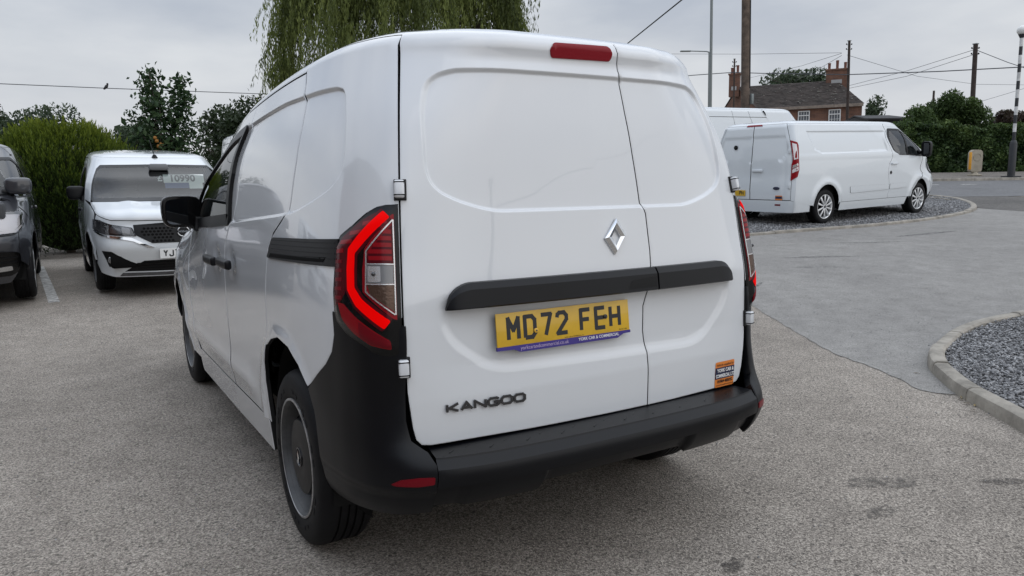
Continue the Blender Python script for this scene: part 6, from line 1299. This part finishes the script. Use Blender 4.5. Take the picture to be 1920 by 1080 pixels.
def house():
    zE, zRdg, zG = 7.62, 10.1, 1.6
    Rr = site(64, 29.6); L = site(67.6, 22.1); LB = site(76, 20.9); RB = Rr+(LB-L); o = L; t = thing('house', 'brick house with dark tiled roof and chimneys behind the white vans', 'house', (o[0], o[1], zG))
    def q(p, z): return (p[0]-o[0], p[1]-o[1], z-zG)
    m1, m2 = (L+LB)/2, (Rr+RB)/2
    w = obj('wall', [q(L, zG), q(Rr, zG), q(Rr, zE), q(L, zE), q(LB, zG), q(RB, zG), q(RB, zE), q(LB, zE), q(m1, zRdg-.08), q(m2, zRdg-.08)], [(0, 1, 2, 3), (5, 4, 7, 6), (4, 0, 3, 8, 7), (1, 5, 6, 9, 2)], 'brick', t, smooth=False)
    # tiled slopes built in stepped courses
    def slope(a, b, c, d, n, name):
        V, F = [], []; A_, B_, C_, D_ = [np.array(x, float) for x in (a, b, c, d)]; N = np.cross(B_-A_, D_-A_); N /= np.linalg.norm(N); N = N if N[2] > 0 else -N; rr = np.random.default_rng(9); m = 26
        for i in range(n):
            f0, f1 = i/n, (i+1.12)/n
            for j in range(m):
                g0, g1 = j/m, (j+1)/m; k = len(V); h = .05+rr.normal(0, .008)
                for f, g, e in ((f0, g0, h), (f0, g1, h), (min(f1, 1), g1, .015), (min(f1, 1), g0, .015)): V.append(A_*(1-f)*(1-g)+B_*(1-f)*g+C_*f*g+D_*f*(1-g)+N*e)
                F.append((k, k+1, k+2, k+3)); 
                for f, g in ((f0, g0), (f0, g1)): V.append(A_*(1-f)*(1-g)+B_*(1-f)*g+C_*f*g+D_*f*(1-g))
                F.append((k+1, k, k+4, k+5))
        o_ = obj(name, V, F, 'roof_tile', t, smooth=False); return o_
    e = (Rr-L)/np.linalg.norm(Rr-L); nrm = np.array((e[1], -e[0])); ov = nrm*.25 if nrm@FH < 0 else -nrm*.25; x = e*.15
    r1 = slope(q(L+ov-x, zE+.02), q(Rr+ov+x, zE+.02), q(m2+x, zRdg), q(m1-x, zRdg), 19, 'roof'); slope(q(RB-ov+x, zE), q(LB-ov-x, zE), q(m1-x, zRdg), q(m2+x, zRdg), 12, 'roof')
    rr = np.random.default_rng(2)
    for i in range(60):                                             # lichen patches on single tiles
        f, g = rr.uniform(.05, .8), rr.beta(2.2, 1.2); a, b = np.array(q(L+ov, zE+.10)), np.array(q(Rr+ov, zE+.10)); c, d = np.array(q(m2, zRdg+.08)), np.array(q(m1, zRdg+.08)); p = a*(1-f)*(1-g)+b*(1-f)*g+c*f*g+d*f*(1-g); s = rr.uniform(.04, .10)
        box('lichen_patch', p, (s*1.3, s*1.3, .03), 'lichen', r1)
    ang = math.atan2(e[1], e[0]); Rz = Matrix.Rotation(ang, 3, 'Z')
    p = (L+Rr)/2+ov*.9; box('gutter_board', q(p, zE-.06), (np.linalg.norm(Rr-L)+.2, .14, .24), 'fascia', t, rot=Rz)
    for a, b in ((.40, .505), (.695, .80), (.08, .19)):
        for z0, z1 in ((6.0, 7.25), (2.9, 4.3)):
            c = L+(Rr-L)*(a+b)/2+ov*.12; wd = (b-a)*np.linalg.norm(Rr-L); h = z1-z0; fr = bpy.data.objects.new('window', None); link(fr, t); fr.location = q(c, (z0+z1)/2); fr.rotation_euler = (0, 0, ang)
            box('pane', (0, .03, 0), (wd-.06, .02, h-.06), 'pane', fr)
            for xx in (-wd/2, wd/2): box('frame', (xx, 0, 0), (.075, .10, h+.08), 'white_frame', fr)
            for zz in (-h/2, h/2, h/2-.36): box('frame', (0, -.004, zz), (wd, .10, .075), 'white_frame', fr)
            for k in (1, 2, 3): box('glazing_bar', (-wd/2+wd*k/4, .005, 0), (.028, .05, h), 'white_frame', fr)
            box('glazing_bar', (0, .003, -.15), (wd, .05, .028), 'white_frame', fr); box('lintel', (0, .02, h/2+.14), (wd+.3, .08, .16), 'brick', fr); box('sill', (0, -.04, -h/2-.07), (wd+.16, .16, .07), 'fascia', fr)
    for mm, sgn, h, wd, pots in ((m1, 1, 1.30, .95, 2), (m2, -1, 1.05, 1.75, 3)):
        c = mm+e*(-.35 if sgn > 0 else .15); ch = bpy.data.objects.new('chimney', None); link(ch, t); ch.location = q(c, zRdg-.9); ch.rotation_euler = (0, 0, ang)
        box('chimney_stack', (0, 0, (h+.7)/2), (wd, .75, h+.7), 'brick', ch); box('chimney_cap', (0, 0, h+.76), (wd+.14, .88, .14), 'brick', ch); box('flashing', (0, -.42, .75), (wd*.5, .03, .35), 'flash', ch)
        for k in range(pots): lathe('chimney_pot', [(.12, 0), (.15, .05), (.11, .1), (.125, .5+.2*(k % 2)), (.15, .52+.2*(k % 2)), (.12, .56+.2*(k % 2)), (.09, .4)], 'pot', ch, n=14, axis='z', loc=(-wd/2+.22+k*(wd-.44)/max(1, pots-1), 0, h+.82))
    return t
house()
# ------------------------------------------------------------------ poles and wires
M['pole'] = mat('weathered_timber_pole', (.115, .085, .065), .9, var=(5, .45), bump=(30, .6, .02)); M['pole_dark'] = mat('dark_timber_pole', (.045, .033, .028), .9, var=(5, .35)); M['steel'] = mat('galvanised_steel', (.20, .22, .22), .5, metal=.5); M['cable'] = mat('black_cable', (.012, .012, .013), .7); M['wire'] = mat('overhead_wire', (.05, .055, .065), .7)
def pole(label, D, l, h, r0, m, lean=(0, 0), taper=.8, name='telegraph_pole', fit=None):
    p = site(D, l); z = gz(p); t = thing(name, label, 'pole', (p[0], p[1], z)); v = RH*lean[0]+FH*lean[1]
    pts = [(v[0]*f*h, v[1]*f*h, h*f-.3*(f == 0)) for f in np.linspace(0, 1, 9)]; tube('pole_shaft', pts, [r0*(1-(1-taper)*f) for f in np.linspace(0, 1, 9)], m, t, n=14)
    if fit: fit(t, h, v, r0)
    return t
def ins(t, h, v, r0):
    for k, s in enumerate((-1, 1)):
        for dz in (.25, .55):
            c = RH*s*(r0+.06); tube('bracket', [(v[0]*h, v[1]*h, h-dz), (v[0]*h+c[0], v[1]*h+c[1], h-dz+.02)], .016, 'steel', t, n=6); lathe('insulator', [(.03, 0), (.045, .03), (.03, .08), (0, .09)], 'cable', t, n=10, axis='z', loc=(v[0]*h+c[0], v[1]*h+c[1], h-dz+.02))
    box('top_cap', (v[0]*h, v[1]*h, h+.02), (r0*1.8, r0*1.8, .05), 'steel', t, bev=.01)
def guard(t, h, v, r0): c = RH*r0*.80-FH*r0*.55; tube('cable_guard', [(c[0]+v[0]*f*h, c[1]+v[1]*f*h, h*f) for f in (.30, .6, 1)], .022, 'cable', t, n=8); box('junction_box', (c[0], c[1], h*.27), (.09, .09, .3), 'steel', t, bev=.01)
pole('thick pale timber pole rising out of the picture behind the vans', 23, 7.165, 10.5, .135, 'pole', (-.022, 0), .86, fit=guard)
pole('slim dark timber pole standing in front of the house windows', 50, 22.25, 8.35, .105, 'pole_dark', (-.02, 0), .75, fit=ins)
pole('dark timber pole rising above the far hedge at right', 42, 25.55, 6.75, .135, 'pole_dark', (-.015, 0), .85, fit=ins)
pole('thin pole in line with the left chimney of the house', 58, 17.1, 8.55, .075, 'pole_dark', (-.01, 0), .8, fit=ins)
pole('short distant pole poking up behind the hedge shrubs', 55, 30.55, 5.7, .09, 'pole_dark', fit=None)
def lamp_arm(t, h, v, r0):
    c = -RH*1.25; tube('lamp_arm', [(0, 0, h-.05), (c[0]*.2, c[1]*.2, h+.02), (c[0], c[1], h+.06)], [.04, .035, .03], 'steel', t, n=8); d = c*1.18; bm = bmesh.new(); box_bm(bm, (0, 0, 0), (.62, .2, .08), .03, rot=Matrix.Rotation(math.atan2(c[1], c[0]), 3, 'Z')); bmesh.ops.translate(bm, vec=(d[0], d[1], h+.05), verts=bm.verts); bmobj('lamp_head', bm, 'steel', t)
pole('tall grey steel column rising out of the picture above the van roof', 38, 10.05, 13, .072, 'steel', (-.012, 0), .9, name='lamp_column')
pole('grey street lamp column with a short arm reaching left', 45, 11.80, 7.0, .062, 'steel', (-.012, 0), .85, name='street_lamp', fit=lamp_arm)
def wpt(u, v, D):
    """a point of the site from bearing (as tangents) and distance"""
    x = (u-960)/1397; y = (v-540)/1397; d = _f+_r*x-_u*y; h = Vector((FH[0], FH[1], 0)); return Vector(CAM_LOC)+d*(D/d.dot(h))
def wire(label, pts, r=.012, sag=0, m='wire', group='overhead wires'):
    P = [wpt(*p) for p in pts]; out = []
    for a, b in zip(P, P[1:]):
        for i in range(12): f = i/12; q = a.lerp(b, f); q.z -= sag*4*f*(1-f); out.append(tuple(q))
    out.append(tuple(P[-1])); o = tube('overhead_wire', out, r, m, None, n=5); tag(o, label, 'wire', group); return o
wire('overhead wire crossing the sky at left above the conifer, a bird on it', [(-120, 152, 30), (0, 157, 30), (200, 165.5, 32), (490, 176, 36), (700, 180, 40)], .016)
wire('thick black cable climbing steeply right from the foreground van roof', [(1120, 124, 25), (1176, 82, 22), (1278, 0, 17), (1340, -50, 14)], .016, m='cable')
wire('long dark wire running behind both timber poles across the house chimneys', [(1240, 146, 55), (1301, 141, 58), (1374.5, 135.7, 58), (1430, 137.5, 56), (1586, 140, 50), (1760, 134, 45), (1920, 125.5, 42), (2060, 117, 40)], .030)
wire('faint level wire leading left from the slim pole by the house', [(1200, 101, 60), (1400, 101.5, 56), (1578, 99, 50)], .012)
wire('upper faint wire slanting down left from the slim pole to the trees', [(1578, 100, 50), (1501, 124, 70), (1380, 152, 90)], .014)
wire('lower faint wire slanting down left from the slim pole to the trees', [(1578, 104, 50), (1531, 131.7, 66), (1490, 152, 80)], .014)
wire('sagging faint wire leading right from the slim pole by the house', [(1588, 103, 50), (1720, 143, 60), (1830, 158, 66), (1990, 160, 75)], .014)
wire('upper wire sloping down left from the hedge pole to the house', [(1824, 94, 42), (1700, 133, 52), (1590, 161, 62)], .014)
wire('lower wire sloping down left from the hedge pole to the house', [(1824, 103, 42), (1700, 143, 52), (1590, 166, 62)], .014)
wire('dark wire falling right from the hedge pole towards the striped beacon', [(1834, 95, 42), (1890, 117, 38), (1960, 140, 34)], .018)
wire('faint high wire low in the sky right of the hedge pole', [(1780, 208, 95), (1920, 166, 90), (1990, 150, 88)], .02)
# a bird on the left wire
p = wpt(200, 165.5, 32); bm = bmesh.new(); bmesh.ops.create_uvsphere(bm, u_segments=16, v_segments=10, radius=1)
for v in bm.verts: x, y, z = v.co; k = 1-.35*max(0, x); v.co = Vector((x*.11*(1 if x > 0 else 1.7 if abs(z) < .6 else 1.2), y*.06*k*(1 if x > -.4 else .5), z*.065*k+.02*x))
bd = bmobj('bird', bm, 'cable', None, smooth=True); bd.location = (p.x, p.y, p.z+.075); bd.rotation_euler = (0, rad(-40), rad(20)); tag(bd, 'small dark bird perched on the wire at left', 'bird')
bm = bmesh.new(); bmesh.ops.create_uvsphere(bm, u_segments=12, v_segments=8, radius=.042); bmesh.ops.translate(bm, vec=(.10, 0, .05), verts=bm.verts); bmobj('head', bm, 'cable', bd, smooth=True)
# ------------------------------------------------------------------ striped beacon and bollard
M['bk'] = mat('beacon_black', (.02, .022, .026), .5); M['wh'] = mat('beacon_white', (.60, .60, .59), .5, var=(9, .25)); M['globe'] = mat('beacon_globe', (.72, .72, .70), .25, coat=.4); M['beige'] = mat('bollard_beige', (.36, .32, .25), .6, var=(4, .2)); M['yel'] = mat('bollard_yellow', (.72, .33, .02), .5)
def beacon():
    p = site(28, 18.62); t = thing('crossing_beacon', 'black and white striped crossing beacon with white globe at right edge', 'beacon', (p[0], p[1], gz(p)+.10))
    bm = bmesh.new(); box_bm(bm, (0, 0, .02), (.62, .42, .04), .01); bmobj('base_plate', bm, 'bk', t)
    lathe('base_column', [(.125, 0), (.125, 1.22), (.10, 1.30), (.075, 1.34)], 'bk', t, n=20, axis='z'); z = 1.34
    for i in range(12):
        h = .305; lathe('band', [(.058, z), (.058, z+h)], 'bk' if i % 2 == 0 else 'wh', t, n=16, axis='z'); z += h
    lathe('globe_seat', [(.055, z-.02), (.11, z+.10), (.12, z+.12), (.0, z+.12)], 'bk', t, n=20, axis='z')
    bm = bmesh.new(); bmesh.ops.create_uvsphere(bm, u_segments=28, v_segments=18, radius=.175); bmesh.ops.translate(bm, vec=(0, 0, z+.26), verts=bm.verts); bmobj('globe', bm, 'globe', t, smooth=True)
beacon()
def bollard():
    p = site(29, 17.86); t = thing('traffic_bollard', 'beige traffic bollard with yellow edge on the pavement before the hedge', 'bollard', (p[0], p[1], gz(p)+.10), math.atan2(RH[1], RH[0]))
    lathe('base', [(.26, 0), (.26, .03), (.13, .07), (.10, .16)], 'beige', t, n=24, axis='z')
    q = round_poly([(-.20, .15, .05), (.20, .15, .05), (.22, .30), (.22, .88, .10), (.14, .98, .1), (-.14, .98, .1), (-.22, .88, .10), (-.22, .30)], .02, 5); k = len(q); V = [(x, -.11, z) for x, z in q]+[(x, .11, z) for x, z in q]
    obj('bollard_shell', V, [tuple(range(k)), tuple(range(2*k-1, k-1, -1))]+[(i, k+i, k+(i+1) % k, (i+1) % k) for i in range(k)], 'beige', t, smooth=False)
    o = lathe('disc_rim', [(.15, -.01), (.15, .012), (.13, .012), (.13, -.005), (0, -.005)], 'beige', t, n=28, axis='z'); o.data.transform(Matrix.Translation((0.01, -.112, .70)) @ Matrix.Rotation(rad(90), 4, 'X'))
    box('yellow_strip', (-.222, -.06, .56), (.03, .14, .66), 'yel', t, bev=.01)
bollard()
# ------------------------------------------------------------------ far sheds
M['sheet_roof'] = mat('pale_sheet_roof', (.42, .42, .40), .6, var=(.8, .2)); M['dark_sheet'] = mat('dark_sheet', (.018, .018, .02), .7)
def shed(name, label, cat, D, l0, l1, zw, zr, depth, mw, mr, z0=1.6):
    a = site(D, l0); t = thing(name, label, cat, (a[0], a[1], z0)); e = RH*(l1-l0); d = FH*depth
    c = [(0, 0), tuple(e), tuple(e+d), tuple(d)]; m1 = tuple(d/2); m2 = tuple(e+d/2)
    obj('wall', [(*p, 0) for p in c]+[(*p, zw-z0) for p in c]+[(*m1, zr-z0-.05), (*m2, zr-z0-.05)], [(0, 1, 5, 4), (1, 2, 6, 9, 5), (2, 3, 7, 6), (3, 0, 4, 8, 7)], mw, t, smooth=False)
    o1, o2 = -FH*.3-RH*.3, RH*.3-FH*.3; V = []
    for k in (0, .08): V += [(*o1, zw-z0-.06+k), (*(e+o2), zw-z0-.06+k), (*m2, zr-z0+k), (*m1, zr-z0+k), (*(e+d), zw-z0-.06+k), (*d, zw-z0-.06+k)]
    obj('roof', V, [(6, 7, 8, 9), (9, 8, 10, 11), (0, 1, 7, 6), (1, 2, 8, 7), (2, 4, 10, 8), (3, 0, 6, 9), (5, 3, 9, 11), (4, 5, 11, 10)], mr, t, smooth=False); return t
w = shed('warehouse', 'pale grey warehouse roof beyond the hedge at far right', 'warehouse', 92, 56.5, 95, 7.9, 9.7, 16, 'dark_sheet', 'sheet_roof')
e = RH; 
for k in range(4):
    x0 = 2.6+k*7; P = [RH*(x0+.0)+FH*2.2, RH*(x0+2.6)+FH*2.2, RH*(x0+1.2)+FH*5.6, RH*(x0-1.4)+FH*5.6]; zz = [(7.9-1.6)+1.8*(y/8)+.14 for y in (2.2, 2.2, 5.6, 5.6)]; obj('skylight', [(p[0], p[1], z) for p, z in zip(P, zz)], [(0, 1, 2, 3)], 'fascia', w, smooth=False)
shed('flat_shed', 'low dark shed between the house and the far hedge', 'shed', 46, 21.7, 23.9, 4.95, 5.25, 4, 'dark_sheet', 'dark_sheet')
# ------------------------------------------------------------------ sales office left of the camera, mirrored in the van's flank
def office():
    t = thing('sales_office', 'brick sales office with a pitched roof, out of frame and mirrored in the van', 'building', (-12.0, -2.0, 0)); w, d, h, hr = 8, 15, 4.6, 7.6  # size and distance set to shade the van's flank
    obj('wall', [(w/2, -d/2, 0), (w/2, d/2, 0), (-w/2, d/2, 0), (-w/2, -d/2, 0), (w/2, -d/2, h), (w/2, d/2, h), (-w/2, d/2, h), (-w/2, -d/2, h), (0, -d/2, hr-.1), (0, d/2, hr-.1)], [(0, 1, 5, 4), (1, 2, 6, 9, 5), (2, 3, 7, 6), (3, 0, 4, 8, 7)], 'brick2', t, smooth=False)
    V = [(w/2+.4, -d/2-.3, h-.2), (w/2+.4, d/2+.3, h-.2), (0, d/2+.3, hr), (0, -d/2-.3, hr), (-w/2-.4, d/2+.3, h-.2), (-w/2-.4, -d/2-.3, h-.2)]; obj('roof', V, [(0, 1, 2, 3), (3, 2, 4, 5)], 'roof_tile', t, smooth=False)
    for y in (-4.4, -1.4, 1.6, 4.6):
        f = bpy.data.objects.new('window', None); link(f, t); f.location = (w/2+.02, y, 1.5); box('pane', (0, 0, 0), (.04, 2.0, 1.8), 'pane', f)
        for yy in (-1.02, 0, 1.02): box('frame', (.02, yy, 0), (.08, .08, 1.9), 'white_frame', f)
        for zz in (-.94, .94): box('frame', (.018, 0, zz), (.08, 2.1, .08), 'white_frame', f)
office()

def showroom():
    t = thing('showroom', 'dark clad showroom behind the camera, seen only mirrored in the wing mirror', 'building', (-9.5, -16, 0))
    box('wall', (0, 0, 2.4), (13, 5, 4.8), 'dark_clad', t); box('roof', (0, 0, 4.9), (13.4, 5.4, .25), 'dark_sheet', t)
    for x in (-4.5, -1.5, 1.5, 4.5): box('window', (x, 2.52, 1.6), (2.4, .05, 2.2), 'pane', t)
M['dark_clad'] = mat('dark_cladding', (.06, .062, .068), .6)
showroom()

# pole and wire behind the camera, mirrored faintly in the rear doors
t = thing('telegraph_pole', 'timber pole behind the camera, mirrored faintly in the rear doors', 'pole', (8.9, -24, 0)); tube('pole_shaft', [(.3, 0, -.3), (0, 0, 3), (-.35, 0, 6.3)], [.16, .15, .13], 'pole_dark', t, n=12); box('pole_cap', (-.35, 0, 6.3), (.5, .5, .35), 'pole_dark', t, bev=.05)
P_ = cspline([0, 1, 2, 3, 4], np.array([(8.6, -24, 4.9), (12.2, -24, 5.5), (16.8, -24, 7.1), (21.7, -24, 8.6), (30, -24, 12.5)]))(np.linspace(0, 4, 40)); tag(tube('overhead_wire', P_, .05, 'wire', None, n=6), 'service cable behind the camera, mirrored faintly in the rear doors', 'wire')
VAN = build_foreground_van()
TWIN = build_twin(); LONG = build_long_van(); GREY = build_grey_van()
HIGH = build_high_van('tall white high roof van standing behind the long white van', (12.95, 11.75, .60), -88, 1.5)
HIGH2 = build_high_van('white high roof van barely showing above the wing mirror at left', (3.35, 19.2, .2), 178)

def copy_tree(o, parent=None):
    c = o.copy(); COL.objects.link(c); c.parent = parent
    for ch in o.children: copy_tree(ch, c)
    return c
c = copy_tree(TWIN); c.location = (-6.1, 10.2, .08); c['label'] = 'white compact van in the row left of the picture, seen only in reflections'
h2 = [o for o in COL.objects if o.get('category') == 'hedge'][0]; c = copy_tree(h2); p = site(36, -13.8); c.location = (p[0], p[1], gz(p)-.1); c['label'] = 'boundary hedge hidden behind the foreground van below the willow'
